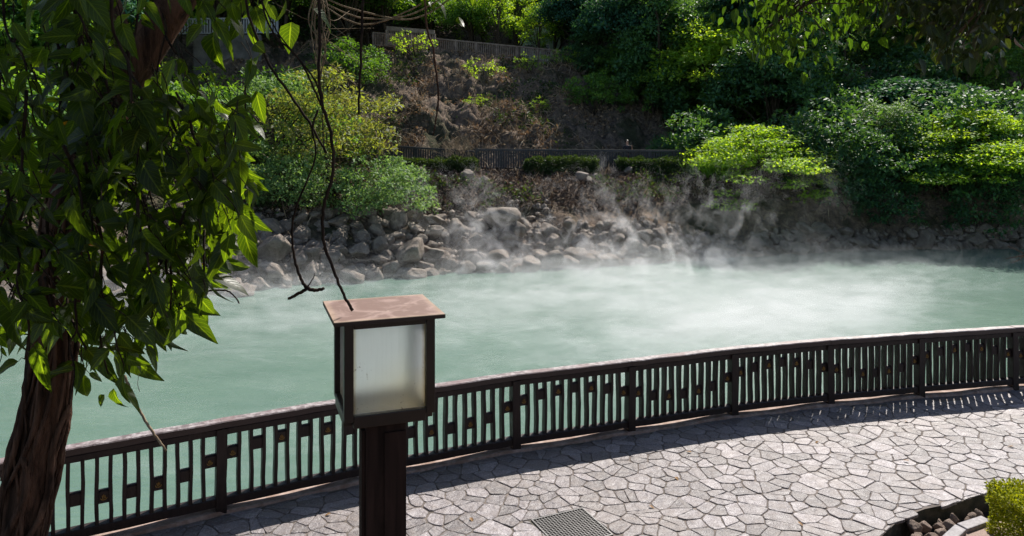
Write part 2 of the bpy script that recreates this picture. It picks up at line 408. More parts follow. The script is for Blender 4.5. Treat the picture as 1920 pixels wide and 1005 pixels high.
# ------------------------------------------------------------------ numpy noise
_perm = np.random.default_rng(3).random((256, 256)).astype(np.float32)
def vnoise(x, y):
    xi = np.floor(x).astype(int); yi = np.floor(y).astype(int); fx = x-xi; fy = y-yi
    fx = fx*fx*(3-2*fx); fy = fy*fy*(3-2*fy)
    g = lambda a, b: _perm[a % 256, b % 256]
    return (g(xi,yi)*(1-fx)+g(xi+1,yi)*fx)*(1-fy) + (g(xi,yi+1)*(1-fx)+g(xi+1,yi+1)*fx)*fy
def fbm(x, y, o=4, s=1.0):
    v = 0; a = 1; t = 0
    for k in range(o):
        v = v + a*vnoise(x*s+17.3*k, y*s+9.1*k); t += a; a *= .5; s *= 2.03
    return v/t - .5

# ------------------------------------------------------------------ leaves
T_SMALL = (np.array([[0,0,0],[.45,-.27,.06],[1,0,-.08],[.45,.27,.06]], float), np.array([[0,1,2],[0,2,3]]))
def big_template(curl=.28, w=.31, ns=8):
    V = []; U = []
    for k in range(ns):
        t = k/(ns-1)
        hw = w*(math.sin(math.pi*min(1, t**.72))**.8)*(1-.25*t) if 0 < t < 1 else 0.004
        z = -curl*t*t; x = t*(1-.12*t*curl)
        for j, s in enumerate((-1, -.5, 0, .5, 1)):
            V.append((x, s*hw, z + .20*abs(s)*hw*2 - .10*hw*s*s + .015*math.sin(t*14+s*3)*(abs(s) > .9)))
            U.append((t, .5+.5*s))
    Fs = []
    for k in range(ns-1):
        for j in range(4):
            a = k*5+j; Fs.append((a, a+5, a+6, a+1))
    return np.array(V), np.array(Fs), np.array(U)
def nrm(a): return a/np.maximum(np.linalg.norm(a, axis=-1, keepdims=True), 1e-9)
def leaf_mesh(name, tmpl, pos, d, n, size, lv, uv=None, wid=None, zz=None):
    V0, F0 = tmpl[0], tmpl[1]
    d = nrm(d); s = nrm(np.cross(n, d)); n = np.cross(d, s)
    N = len(pos); size = np.broadcast_to(size, (N,)).astype(float)
    wid = np.ones(N) if wid is None else wid
    zz = np.ones(N) if zz is None else zz
    V = pos[:,None,:] + size[:,None,None]*(V0[None,:,0:1]*d[:,None,:] + wid[:,None,None]*V0[None,:,1:2]*s[:,None,:] + zz[:,None,None]*V0[None,:,2:3]*n[:,None,:])
    Fs = (F0[None] + (np.arange(N)*len(V0))[:,None,None]).reshape(-1, F0.shape[1])
    L = np.repeat(lv, len(V0)); U = None if uv is None else np.tile(uv, (N, 1))
    return mesh_np(name, V.reshape(-1, 3), Fs, L, U)
def clump_leaves(rng, clumps, density, size, flat=.5, shell=.75, up=.8, droop=.2, jit=.35):
    """clumps: (cx,cy,cz,rx,ry,rz); density leaves per m2 of clump surface; leaves sit near each clump's skin"""
    Ps, Ds, Ns = [], [], []
    for c in clumps:
        c = np.array(c, float); ar = 4*math.pi*((c[3]*c[4])**1.6/3+(c[3]*c[5])**1.6/3+(c[4]*c[5])**1.6/3)**(1/1.6)
        n = max(6, int(ar*density)); u = nrm(rng.normal(size=(n, 3)))
        u[:,2] = np.where(u[:,2] < -.3, -u[:,2]*.6, u[:,2]) if flat > .3 else u[:,2]
        r = shell + (1-shell)*rng.random(n)*1.4; r = np.where(rng.random(n) < .25, rng.random(n)**.5, r)
        wob = 1 + .22*np.sin(u[:,0]*5+c[0]*3)*np.sin(u[:,1]*4+c[1]*5)
        p = c[:3] + u*c[3:6]*(r*wob)[:,None]
        out = u/c[3:6]; out = nrm(out)
        dd = nrm(out*.6 + rng.normal(size=(n,3))*.6 + np.array([0,0,-droop]))
        nn = nrm(out*.5 + np.array([0,0,up]) + rng.normal(size=(n,3))*jit)
        Ps.append(p); Ds.append(dd); Ns.append(nn)
    p = np.concatenate(Ps); n = len(p)
    return p, np.concatenate(Ds), np.concatenate(Ns), size*(.6+.8*rng.random(n)), rng.random(n)

def limbs(bm, rng, base, top, r0, clumps, n=8, droop=0.0, k=None):
    """trunk from base to top, then a limb from the trunk to each clump centre"""
    base = np.array(base, float); top = np.array(top, float); pts = []
    for j in range(7):
        t = j/6; pts.append(base*(1-t)+top*t + np.array([math.sin(t*5+rng.random())*.06, math.cos(t*4)*.06, 0])*np.linalg.norm(top-base)*.6)
    tube(bm, pts, [r0*(1.35 if j == 0 else 1-.11*j) for j in range(7)], n)
    for c in (clumps if k is None else clumps[:k]):
        c = np.array(c[:3], float); t = .35+.6*rng.random(); i = int(t*6); a = pts[i]
        mid = (a*.5+c*.5) + np.array([0,0,.12*np.linalg.norm(c-a)]) + rng.normal(size=3)*.12
        pp = smooth_path([a, mid, c], 4); rr = r0*.42
        tube(bm, pp, [max(rr*(1-.8*j/(len(pp)-1)), .012) for j in range(len(pp))], 5)
    return pts

def make_tree(name, label, cat, seed, H, Rad, mat, style='round', leaf=.2, dens=26, nclump=34, bark='bark', group=None, z0=.25, trunk=.17):
    rng = np.random.default_rng(seed); cl = []
    for k in range(nclump):
        if style == 'round':
            u = nrm(rng.normal(size=3)); u[2] = abs(u[2])*1.2-.35; rr = rng.random()**.45
            c = np.array([u[0]*Rad*rr, u[1]*Rad*rr, H*(z0+.52*(1-z0)) + u[2]*H*(1-z0)*.42*rr]); s = Rad*(.14+.15*rng.random())
            cl.append((*c, s*1.15, s*1.15, s*.8))
        elif style == 'layer':
            q = rng.random()**.6; a = rng.random()*6.283; rad = Rad*math.sqrt(max(0, 1-q**2.2))*(.35+.65*rng.random()**.6)
            zc = H*(z0+(.93-z0)*q) - .10*rad + rng.normal()*.25; s = Rad*(.10+.15*rng.random())
            cl.append((math.cos(a)*rad, math.sin(a)*rad, zc, s*1.5, s*1.3, s*.36))
        elif style == 'column':
            t = rng.random(); a = rng.random()*6.283; rad = Rad*(.45+.55*math.sin(math.pi*(.25+.7*t)))*rng.random()**.5
            s = Rad*(.14+.15*rng.random()); cl.append((math.cos(a)*rad, math.sin(a)*rad, H*(z0+(.95-z0)*t), s, s, s*1.3))
        elif style == 'dome':
            a = rng.random()*6.283; ph = rng.random()**.75*1.45; s = Rad*(.12+.10*rng.random())
            cl.append((math.cos(a)*Rad*math.sin(ph), math.sin(a)*Rad*math.sin(ph), H*(z0+.1)+H*(.85-z0)*math.cos(ph), s*1.3, s*1.3, s*.7))
        elif style == 'shrub':
            a = rng.random()*6.283; rad = Rad*rng.random()**.5; s = Rad*(.10+.13*rng.random())
            cl.append((math.cos(a)*rad, math.sin(a)*rad, H*(z0+(1-z0)*.92*rng.random()**.8*(1-.45*(rad/Rad)**2)), s*1.1, s*1.1, s*.75))
    p, d, n, sz, lv = clump_leaves(rng, cl, dens, leaf, flat=.2 if style == 'layer' else .5, up=1.3 if style == 'layer' else .8)
    t = thing(name, label, cat, group=group)
    obj('crown', leaf_mesh('crown', T_SMALL, p, d, n, sz, lv), mat, t)
    bm = bmesh.new()
    if style == 'shrub':
        for k in range(7):
            c = np.array(cl[k][:3]); pp = smooth_path([(rng.normal()*.15, rng.normal()*.15, -.3), c*.5+rng.normal(size=3)*.15, c], 4)
            tube(bm, pp, [trunk*.35*(1-.75*j/(len(pp)-1)) for j in range(len(pp))], 5)
    else:
        limbs(bm, rng, (0, 0, -.8), (rng.normal()*.05*H, rng.normal()*.05*H, H*.8), trunk, cl, k=min(20, nclump))
    obj('trunk', bm, M[bark], t, True)
    return t

# ------------------------------------------------------------------ terrain
SHX = np.array([-60, -30, -22, -16, -10.7, -7.9, -3.4, .9, 5.5, 10, 15.5, 25, 60]); SHY = np.array([6, 10, 17, 22.5, 26.6, 28.7, 30.9, 32.1, 33.4, 35.3, 37.2, 38.2, 39])
def shore(x): return np.interp(x, SHX, SHY)
WALK = 41.2
def ss(t): t = np.clip(t, 0, 1); return t*t*(3-2*t)
def crest(x): return np.interp(x, [-60, -30, -9, 5, 20, 60], [12, 11.3, 10.75, 9.5, 9.5, 9.5])
def ground_z(x, y):
    x = np.asarray(x, float); y = np.asarray(y, float); s = shore(x)
    t = (y-s)/(WALK-.9-s)
    z = np.interp(t, [-.6, -.12, 0, .10, .28, .46, .72, .97, 1.0], [-2.6, -1.5, -1.08, -.65, .35, 1.25, 2.1, 2.62, 2.7])
    y0 = np.interp(x, [-60, 3, 12, 20, 60], [43.9, 43.9, 50, 46, 44]); L = np.interp(x, [-60, 3, 12, 60], [13, 13.4, 11, 16])
    q = (y-y0)/L
    prof = np.interp(q, [0, .08, .25, .45, .7, 1.0], [0, .16, .38, .55, .82, 1.0])
    z2 = 2.7 + (crest(x)-2.7)*prof
    z2 = z2 + np.where(y > 64, (y-64)*.6, 0)
    rough = fbm(x, y, 5, .55)*np.clip((y-y0)/3, 0, 1)*np.clip((62-y)/3, .15, 1)*2.3
    ridg = np.abs(fbm(x, y*.5, 4, .9))*np.clip((y-y0)/2, 0, 1)*np.clip((60-y)/3, 0, 1)*1.4
    fine = (fbm(x*1.0, y*.7, 3, 2.6)*.9 + np.abs(fbm(x+y*.3, y, 3, 1.7))*-.9)*np.clip((y-y0)/2, 0, 1)*np.clip((59-y)/3, 0, 1)
    z = np.where(y > y0, z2, np.minimum(z, 2.7)) + rough - ridg + fine
    onb = (t > .05) & (t < .95)
    z = z + np.where(onb, fbm(x, y, 4, .8)*.7, 0)
    return z
def gz(x, y): return float(ground_z(np.array([x]), np.array([y]))[0])

xs = np.concatenate([np.linspace(-75, -26, 40), np.linspace(-25.8, 32, 330), np.linspace(32.5, 85, 40)])
ys = np.concatenate([np.linspace(3, 24, 20), np.linspace(24.2, 64, 300), np.linspace(65, 140, 40)])
X, Y = np.meshgrid(xs, ys); Z = ground_z(X, Y)
X2 = X + fbm(X, Z*1.7+Y*.3, 3, .9)*.5*(Y > 44); 
nx, ny = len(xs), len(ys); idx = np.arange(nx*ny).reshape(ny, nx)
Fq = np.stack([idx[:-1,:-1], idx[:-1,1:], idx[1:,1:], idx[1:,:-1]], -1).reshape(-1, 4)
cx = X.ravel()[Fq].mean(1); cyy = Y.ravel()[Fq].mean(1)
Fq = Fq[cyy > shore(cx)-3.5]
tag(obj('hillside', mesh_np('hillside', np.stack([X2.ravel(), Y.ravel(), Z.ravel()], 1), Fq), M['hill'], smooth=True), kind='structure')

# pond
bm = bmesh.new(); vs = [bm.verts.new(v) for v in ((-90, 2, -1), (90, 2, -1), (90, 60, -1), (-90, 60, -1))]; bm.faces.new(vs)
tag(obj('pond_water', bm, M['water']), kind='structure')

# near fence line: posts (x, y) measured from the photograph
POSTS = [(-8.25, 5.7), (-6.85, 7.15), (-5.28, 8.50), (-3.57, 9.48), (-1.78, 10.47), (.04, 11.33), (1.83, 12.01), (3.62, 12.69), (5.41, 13.22), (7.18, 13.64), (9.1, 14.06), (11.05, 14.4)]
fx = np.array([p[0] for p in POSTS]); fy = np.array([p[1] for p in POSTS])
FX = np.concatenate([[-60, -20], fx, [16, 60]]); FY = np.concatenate([[-30, -6], fy, [15.1, 20]])
def fline(x): return np.interp(x, FX, FY)

# near ground (mortar bed), bank down to the water
bm = bmesh.new(); cols_ = []
for x in np.linspace(-30, 40, 141):
    fyv = float(fline(x)); row = []
    for y in (-30, 2, fyv+.12): row.append(bm.verts.new((x, min(y, fyv), -.016)) if y != fyv+.12 else bm.verts.new((x, fyv+.12, -.016)))
    cols_.append(row)
PIT = [(4.24, 8.9), (4.70, 9.34), (5.11, 9.57), (5.65, 9.75), (6.36, 10.1), (6.92, 10.32), (8.6, 10.6), (9.2, 9.0), (8.8, 5.0), (4.1, 5.0), (4.0, 8.0)]
bm.free()
# the mortar bed is one polygon with the planting pit cut away
gpts = [Vector((x, float(fline(x))+.12)) for x in np.linspace(-30, 40, 71)] + [Vector((40, -30)), Vector((-30, -30))]
gp = gpts + [Vector(p) for p in PIT]
n0 = len(gpts); edges = [(k, (k+1) % n0) for k in range(n0)] + [(n0+k, n0+(k+1) % len(PIT)) for k in range(len(PIT))]
dv, de, df, *_ = geometry.delaunay_2d_cdt(gp, edges, [], 0, 1e-5)
def inside(poly, p):
    c = False; n = len(poly)
    for i in range(n):
        a, b = poly[i], poly[(i+1) % n]
        if (a[1] > p[1]) != (b[1] > p[1]) and p[0] < (b[0]-a[0])*(p[1]-a[1])/(b[1]-a[1])+a[0]: c = not c
    return c
bm = bmesh.new(); bv = [bm.verts.new((v[0], v[1], -.007)) for v in dv]
for f in df:
    c = sum((dv[i] for i in f), Vector((0, 0)))/len(f)
    if not inside(PIT, c) and inside([tuple(v) for v in gpts], c): bm.faces.new([bv[i] for i in f])
tag(obj('ground', bm, M['mortar']), kind='structure')

bm = bmesh.new(); rows = []
for x in np.linspace(-30, 40, 160):
    y = float(fline(x)); rr = []
    for k, (dy, z) in enumerate(((.12, -.016), (.3, -.10), (.5, -.5), (.8, -.85), (1.6, -.98), (2.1, -1.12), (3.2, -1.8))):
        rr.append(bm.verts.new((x+.4*dy*(-.5), y+dy*1.05 + (R.random()-.5)*.1*(k > 1), z + (R.random()-.5)*.08*(k > 1))))
    rows.append(rr)
for a, b in zip(rows[:-1], rows[1:]):
    for k in range(len(a)-1): bm.faces.new((a[k], b[k], b[k+1], a[k+1]))
tag(obj('pond_bank', bm, M['bank'], smooth=True), kind='structure')

# ------------------------------------------------------------------ crazy paving: Voronoi-like slabs, some merged, some split
def clip(poly, a, b, c):
    """keep a*x+b*y<=c"""
    out = []; n = len(poly)
    for i in range(n):
        p, q = poly[i], poly[(i+1) % n]; dp = a*p[0]+b*p[1]-c; dq = a*q[0]+b*q[1]-c
        if dp <= 0: out.append(p)
        if dp*dq < 0:
            t = dp/(dp-dq); out.append((p[0]+(q[0]-p[0])*t, p[1]+(q[1]-p[1])*t))
    return out
def area(p): return .5*sum(p[i][0]*p[(i+1)%len(p)][1]-p[(i+1)%len(p)][0]*p[i][1] for i in range(len(p)))
def minus(poly, hole):
    """convex poly minus convex hole (hole ccw) as convex pieces"""
    rest = poly; out = []
    for i in range(len(hole)):
        p, q = hole[i], hole[(i+1) % len(hole)]; ex, ey = q[0]-p[0], q[1]-p[1]
        a, b = ey, -ex; c = a*p[0]+b*p[1]       # outside: a*x+b*y > c
        piece = clip(rest, -a, -b, -c)
        if len(piece) > 2 and abs(area(piece)) > .003: out.append(piece)
        rest = clip(rest, a, b, c)
        if len(rest) < 3: break
    return out if len(rest) > 2 and abs(area(rest)) > 1e-4 else [poly]
GR = [(.85, 9.58), (.2, 9.28), (.55, 8.63), (1.2, 8.93)]          # drain grate corners
rp = random.Random(21)
seeds = []; cell = .222
ax_, ay_ = 1.18, .86       # slight stretch
for i in range(-32, 60):
    for j in range(18, 70):
        x = (i+.5+rp.uniform(-.62, .62))*cell*ax_; y = (j+.5+rp.uniform(-.62, .62))*cell*ay_
        if y < float(fline(x))+.4 and y > 5.2 and -9 < x < 17 and rp.random() < .86: seeds.append((x, y))
sa = np.array(seeds); slabs = []
for k, (x, y) in enumerate(seeds):
    d2 = ((sa-sa[k])**2).sum(1); near = np.argsort(d2)[1:16]
    poly = [(x-.6, y-.6), (x+.6, y-.6), (x+.6, y+.6), (x-.6, y+.6)]
    for j in near:
        qx, qy = sa[j]; a, b = qx-x, qy-y; c = (qx*qx+qy*qy-x*x-y*y)/2
        poly = clip(poly, a, b, c)
        if len(poly) < 3: break
    if len(poly) < 3: continue
    if area(poly) > .085 and rp.random() < .55:            # split the big ones across
        th = rp.random()*3.14; a, b = math.cos(th), math.sin(th); c = a*x+b*y+rp.uniform(-.04, .04)
        pieces = [clip(poly, a, b, c), clip(poly, -a, -b, -c)]
    else: pieces = [poly]
    for pc in pieces:
        if len(pc) < 3: continue
        c = (sum(p[0] for p in pc)/len(pc), sum(p[1] for p in pc)/len(pc))
        res = minus(pc, GR)
        PC = [(4.24, 8.9), (4.70, 9.34), (5.11, 9.57), (5.65, 9.75), (6.36, 10.1), (6.92, 10.32), (8.6, 10.6), (9.2, 9.0), (8.8, 5.0), (4.1, 5.0)][::-1]
        if area(PC) < 0: PC = PC[::-1]
        r2 = []
        for q in res: r2 += minus(q, PC)
        slabs += r2
V = []; Fa = []; lvs = []; loops = []
bm = bmesh.new(); lay = bm.verts.layers.float.new('lv')
def inGR(c): return inside(GR, c)
for pc in slabs:
    c = Vector((sum(p[0] for p in pc)/len(pc), sum(p[1] for p in pc)/len(pc)))
    if inside(PIT, c) or inGR(c): continue
    if c.y > float(fline(c.x)) - .03: continue
    # inset by the joint width and roughen the outline
    q = []; n = len(pc); jw = rp.uniform(.003, .011)
    for i in range(n):
        p = Vector(pc[i]); d = c-p; L = d.length
        if L < .03: continue
        q.append(p + d/L*min(jw*1.35, L*.4))
    if len(q) < 3: continue
    out = []
    for i in range(len(q)):
        a, b = q[i], q[(i+1) % len(q)]; e = b-a; L = e.length
        if L < .02: continue
        cut = min(.03, L*.22)*rp.uniform(.4, 1)
        m = max(1, int(L/.07)); nrm2 = Vector((e.y, -e.x))/max(L, 1e-6)
        out.append(a+e/L*cut)
        for k in range(1, m): out.append(a+e*(k/m)+nrm2*rp.uniform(-.007, .007))
        out.append(b-e/L*cut)
    if len(out) < 3: continue
    h = rp.uniform(-.001, .006); tx, ty = rp.uniform(-.025, .025), rp.uniform(-.025, .025); v_ = rp.random()
    top = []; bot = []; mid = []
    for p in out:
        z = h+(p.x-c.x)*tx+(p.y-c.y)*ty; pin = p + (c-p).normalized()*min(.006, (c-p).length*.3)
        a = bm.verts.new((pin.x, pin.y, z)); b = bm.verts.new((p.x, p.y, z-.005)); e = bm.verts.new((p.x, p.y, -.03))
        for w in (a, b, e): w[lay] = v_
        top.append(a); mid.append(b); bot.append(e)
    try:
        f = bm.faces.new(top)
        if f.normal.z < 0 or area([(p.x, p.y) for p in out]) < 0: pass
    except Exception: continue
    n = len(top)
    for i in range(n):
        bm.faces.new((mid[i], mid[(i+1)%n], top[(i+1)%n], top[i])); bm.faces.new((bot[i], bot[(i+1)%n], mid[(i+1)%n], mid[i]))
bmesh.ops.recalc_face_normals(bm, faces=bm.faces)
tag(obj('paving', bm, M['stone']), kind='structure')

# kerb strip under the fence
bm = bmesh.new(); prev = None
path = [np.array([x, float(fline(x))]) for x in np.linspace(-9, 13, 130)]
for k, p in enumerate(path):
    d = path[min(k+1, len(path)-1)]-path[max(k-1, 0)]; d /= np.linalg.norm(d); nn = np.array([-d[1], d[0]])
    w0 = -.10+.02*math.sin(k*.9)*math.sin(k*.37); h = .035+.012*math.sin(k*.6+2)
    sec = [p+nn*w0, p+nn*(w0+.01), p+nn*.13, p+nn*.14]; zz = [-.02, h, h+.01, -.2]
    cur = [bm.verts.new((s[0], s[1], z)) for s, z in zip(sec, zz)]
    if prev:
        for j in range(3): bm.faces.new((prev[j], cur[j], cur[j+1], prev[j+1]))
    prev = cur
bmesh.ops.recalc_face_normals(bm, faces=bm.faces)
tag(obj('kerb', bm, M['kerb'], smooth=False), kind='structure')

# ------------------------------------------------------------------ the near railing
LOWP = [.45, .56, .60, .61, .58, .54, .40]; HIGHP = [.31, .24, .21, .19, .23, .30, .40]
rail = thing('wooden_railing', 'dark brown slatted railing curving between the stone paving and the steaming pond', 'railing', (POSTS[5][0], POSTS[5][1], 0))
rail_o = Vector(rail.location)
def rr_obj(name, bm, mat, parent=rail, sm=False):
    bmesh.ops.translate(bm, verts=bm.verts, vec=-rail_o); return obj(name, bm, mat, parent, sm)
TOPZ = 1.125
def emblem_bm(cpt, u, nn):
    """hot-spring mark: a bowl arc with three rising wavy lines; u = right, nn = towards the viewer"""
    bm = bmesh.new(); up = Vector((0, 0, 1)); o = cpt + nn*.004
    arc = [(-.033, .003), (-.031, -.010), (-.022, -.019), (-.009, -.023), (.009, -.023), (.022, -.019), (.031, -.010), (.033, .003)]
    tube(bm, [o+u*a+up*b for a, b in arc], [.0022, .0036, .0042, .0046, .0046, .0042, .0036, .0022], 5)
    for s, hh in ((-.014, .028), (0, .036), (.014, .028)):
        pts = [o+u*(s+.0035*math.sin(k*1.25))+up*(-.010+k*(hh+.010)/5) for k in range(6)]
        tube(bm, pts, .0034, 5)
    return bm
def rough_slat(bm, base, ux, un, w, dp, z0, z1, rng, n=7, c=.005):
    rings = []
    ph = rng.random()*6
    for k in range(n):
        t = k/(n-1); z = z0+(z1-z0)*t; o = base + ux*(.0045*math.sin(ph+t*5)+rng.uniform(-.002, .002)); ww = w*(1+rng.uniform(-.07, .07)); dd = dp*(1+rng.uniform(-.05, .05))
        ring = []
        for a, b in ((-.5,-.5+c/dp),(-.5+c/w,-.5),(.5-c/w,-.5),(.5,-.5+c/dp),(.5,.5-c/dp),(.5-c/w,.5),(-.5+c/w,.5),(-.5,.5-c/dp)):
            ring.append(bm.verts.new(o+ux*a*ww+un*b*dd+Vector((0,0,z))))
        rings.append(ring)
    for k in range(n-1):
        for j in range(8): bm.faces.new((rings[k][j], rings[k][(j+1)%8], rings[k+1][(j+1)%8], rings[k+1][j]))
    bm.faces.new(rings[0][::-1]); bm.faces.new(rings[-1])
extra = bmesh.new(); n_slat = 0
for b in range(len(POSTS)-1):
    A = Vector((*POSTS[b], 0)); B = Vector((*POSTS[b+1], 0)); e = B-A; L = e.length; ux = e/L; un = Vector((ux.y, -ux.x, 0))  # towards viewer
    ang = math.atan2(ux.y, ux.x); vis = 2 <= b <= 10
    rs = random.Random(100+b)
    def seg(z, h, d, nm, mat, off=0, ext=0):
        bm = bmesh.new(); n = 9; prev = None
        for k in range(n+1):
            t = k/n; c = A+ux*(L*t*(1+2*ext/L)-ext)+un*off
            wz = rs.uniform(-.004, .004); wd = rs.uniform(-.004, .004)
            cur = [bm.verts.new(c+un*s*(d/2+wd)+Vector((0,0,z+q+wz))) for s, q in ((1,-h/2),(1,h/2-.012),(.86,h/2),(-.86,h/2),(-1,h/2-.012),(-1,-h/2))]
            if prev:
                for j in range(6): bm.faces.new((prev[j], cur[j], cur[(j+1)%6], prev[(j+1)%6]))
            else: bm.faces.new(cur)
            prev = cur
        bm.faces.new(prev[::-1]); bmesh.ops.recalc_face_normals(bm, faces=bm.faces)
        return rr_obj(nm, bm, mat)
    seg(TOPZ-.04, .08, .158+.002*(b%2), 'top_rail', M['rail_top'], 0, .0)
    seg(TOPZ-.13, .08, .10, 'upper_rail', M['rail_wood'], 0, -.05)
    seg(.145, .10, .13, 'bottom_rail', M['rail_wood'], 0, -.05)
    # post at A
    bm = bmesh.new(); rough_slat(bm, A+un*.012, ux, un, .125, .15, -.02, TOPZ-.091, rs, 6); rr_obj('post', bm, M['rail_wood'])
    PL = LOWP if b % 2 == 0 else HIGHP
    sp = (L-.125)/13.0
    sx = [A+ux*(.0625+sp*(k+1)) for k in range(12)]
    for k in range(12):
        tb = extra if not vis else bmesh.new()
        rough_slat(tb, sx[k], ux, un, .041, .109, .19, TOPZ-.165, rs)
        if vis: rr_obj('slat', tb, M['rail_wood'])
    spans = [(A+ux*.06, sx[0])] + [(sx[k], sx[k+1]) for k in (1, 3, 5, 7, 9)] + [(sx[11], B-ux*.06)]
    for k, (p, q) in enumerate(spans):
        zc = .19+(TOPZ-.165-.19)*(1-PL[k]); w = (q-p).length; c = (p+q)/2
        bm = bmesh.new(); hh = .15
        for s in (0,):
            vs = []
            for dz, dpt in ((-hh/2, .062), (hh/2-.02, .062), (hh/2, .035)):
                for uu in (-.5, .5):
                    for sd in (1, -1): vs.append((uu*w, sd*dpt/2*1.1, dz))
        VV = [bm.verts.new(c+ux*a+un*bb+Vector((0,0,zc+cc))) for a, bb, cc in vs]
        bmesh.ops.convex_hull(bm, input=bm.verts)
        pl = rr_obj('connecting_plate', bm, M['rail_wood'])
        if k % 2 == 0 and vis:
            em = emblem_bm(c+un*.0345+Vector((0,0,zc-.012)), ux, un)
            rr_obj('emblem', em, M['gold'], pl)
A = Vector((*POSTS[-1], 0)); bm = bmesh.new(); rough_slat(bm, A, ux, un, .125, .15, -.02, TOPZ-.091, R, 6); rr_obj('post', bm, M['rail_wood'])
o = rr_obj('slats_beyond_the_view', extra, M['rail_wood']); o['kind'] = 'stuff'

# ------------------------------------------------------------------ rocks
def rock_mesh(name, seed, sub=3, sq=.7, flat=.75):
    rng = np.random.default_rng(seed); bm = bmesh.new(); bmesh.ops.create_icosphere(bm, subdivisions=sub+1, radius=1)
    pl = nrm(rng.normal(size=(12, 3))); dd = .46+.36*rng.random(12)
    for v in bm.verts:
        u = np.array(v.co); u /= np.linalg.norm(u); r = 1.0
        for p_, d_ in zip(pl, dd):
            q = u @ p_
            if q > 1e-3: r = min(r, d_/q)
        r = r*.97+.03*.8; r *= 1+.04*math.sin(u[0]*7+seed)*math.cos(u[1]*6+u[2]*5)+.018*math.sin(u[0]*19+seed*2)*math.sin(u[2]*17+u[1]*13)
        v.co = Vector(u*r)
    me = bpy.data.meshes.new(name); bm.to_mesh(me); bm.free()
    me.polygons.foreach_set('use_smooth', [True]*len(me.polygons)); return me
ROCKS = [rock_mesh('boulder', 40+k) for k in range(12)]
for m_ in ROCKS: m_.materials.append(M['rock'])
def rock(name, me, loc, s, rot, label, cat, group, mat=None):
    o = bpy.data.objects.new(name, me); o.location = loc; o.scale = s; o.rotation_euler = rot; link(o)
    if mat:
        if not me.materials: me.materials.append(mat)
    return tag(o, label, cat, group)
rr = random.Random(5)
used = []
def put_boulder(x, y, r, label, sink=.25, group='boulders piled along the far shore of the pond', zadd=0, flat=None):
    z = max(gz(x, y), -1.12); fl = flat or rr.uniform(.62, .9)
    s = (r*rr.uniform(.85, 1.3), r*rr.uniform(.85, 1.2), r*fl)
    rock('boulder', rr.choice(ROCKS), (x, y, z + r*fl*(1-sink*2)*.55+zadd), s, (rr.uniform(-.5, .5), rr.uniform(-.5, .5), rr.uniform(0, 6.28)), label, 'boulder', group)
    used.append((x, y, r))
def zone(x, t):
    side = 'by the leafy vine' if x < -8.6 else 'below the round green bush' if x < -3.6 else 'left of the tilted boulder' if x < -.4 else 'behind the thickest steam' if x < 7.5 else 'below the flat topped tree' if x < 16 else 'under the dark trees at right'
    row = 'at the waterline' if t < .12 else 'halfway up the pile' if t < .36 else 'high on the bank'
    return row, side
# named ones
bx, by = P(940, 420, 34.4).x, 34.4
put_boulder(bx, by, .88, 'big tilted angular boulder standing highest on the pile at centre', .1, zadd=.1)
put_boulder(P(968, 432, 33.9).x, 33.9, .62, 'squat boulder leaning against the big tilted one', .1)
put_boulder(P(765, 492, 31.3).x, 31.5, .95, 'large grey boulder with a sloping right face at the waterline', .1)
put_boulder(P(510, 470, 29.5).x, 29.7, .8, 'large round dark boulder on the shaded left pile', .1, zadd=.3)
n_b = 4; tries = 0
while n_b < 291 and tries < 9000:
    tries += 1
    x = rr.uniform(-14, 27); s = float(shore(x)); tmax = float(np.interp(x, [-12, -2, 6, 11, 14, 27], [.46, .42, .25, .13, .2, .18]))
    t = rr.random()*tmax - .02
    y = s + t*(WALK-.9-s); r = rr.uniform(.24, .6)*(1.15 if t < .12 else 1)
    if x > 12: r *= 1.1
    if rr.random() < (.35 if 7 < x < 13 else 0): continue
    if any((x-a)**2+(y-b)**2 < (.44*(r+c))**2 for a, b, c in used): continue
    row, side = zone(x, t); sz = 'small' if r < .33 else 'large' if r > .5 else 'medium'
    put_boulder(x, y, r, '%s grey boulder %s, %s' % (sz, row, side)); n_b += 1
# rubble between the boulders, far past counting
bm = bmesh.new(); g_ = np.random.default_rng(51)
for k in range(1500):
    x = g_.uniform(-14, 27); s_ = float(shore(x)); t_ = g_.uniform(-.03, .5 if x < 2 else .32 if x < 8 else .2); y = s_+t_*(WALK-.9-s_); r = g_.uniform(.08, .21)
    q = bmesh.ops.create_icosphere(bm, subdivisions=1, radius=r); z = gz(x, y)+r*.35; f_ = g_.uniform(.55, 1.3, 3)
    for v in q['verts']: v.co = Vector((x+v.co.x*f_[0]*g_.uniform(.85, 1.15), y+v.co.y*f_[1], z+v.co.z*f_[2]*.8))
tag(obj('rubble', bm, M['rock']), 'small broken stones filling the gaps between the boulders', 'rubble', kind='stuff')
# flat stones near the walkway edge
for px, py, yy, r in ((1094, 338, 39.0, .5), (1118, 340, 39.2, .36), (1105, 352, 38.6, .3), (880, 350, 38.4, .55), (1180, 332, 39.6, .33), (905, 372, 38.0, .4), (790, 335, 39, .4)):
    x = P(px, py, yy).x; rock('boulder', rr.choice(ROCKS), (x, yy, gz(x, yy)+.1), (r, r*.8, r*.9), (rr.random(), rr.random(), rr.random()*6), 'pale rock lodged high in the earth bank just under the walkway', 'boulder', 'rocks lodged in the bank under the walkway')
# stained stones on the near waterline
SR = [rock_mesh('stained_stone', 80+k, 3) for k in range(4)]
for m_ in SR: m_.materials.append(M['rock_stained'])
for k in range(46):
    x = -7.5+k*.42+rr.uniform(-.15, .15); y = float(fline(x))+2.05+rr.uniform(-.35, .3); r = rr.uniform(.14, .32)
    rock('shore_stone', rr.choice(SR), (x, y, -1.02), (r*1.3, r, r*.5), (0, 0, rr.random()*6), 'orange stained stone in the shallows just behind the railing', 'stone', 'stained stones along the near waterline')

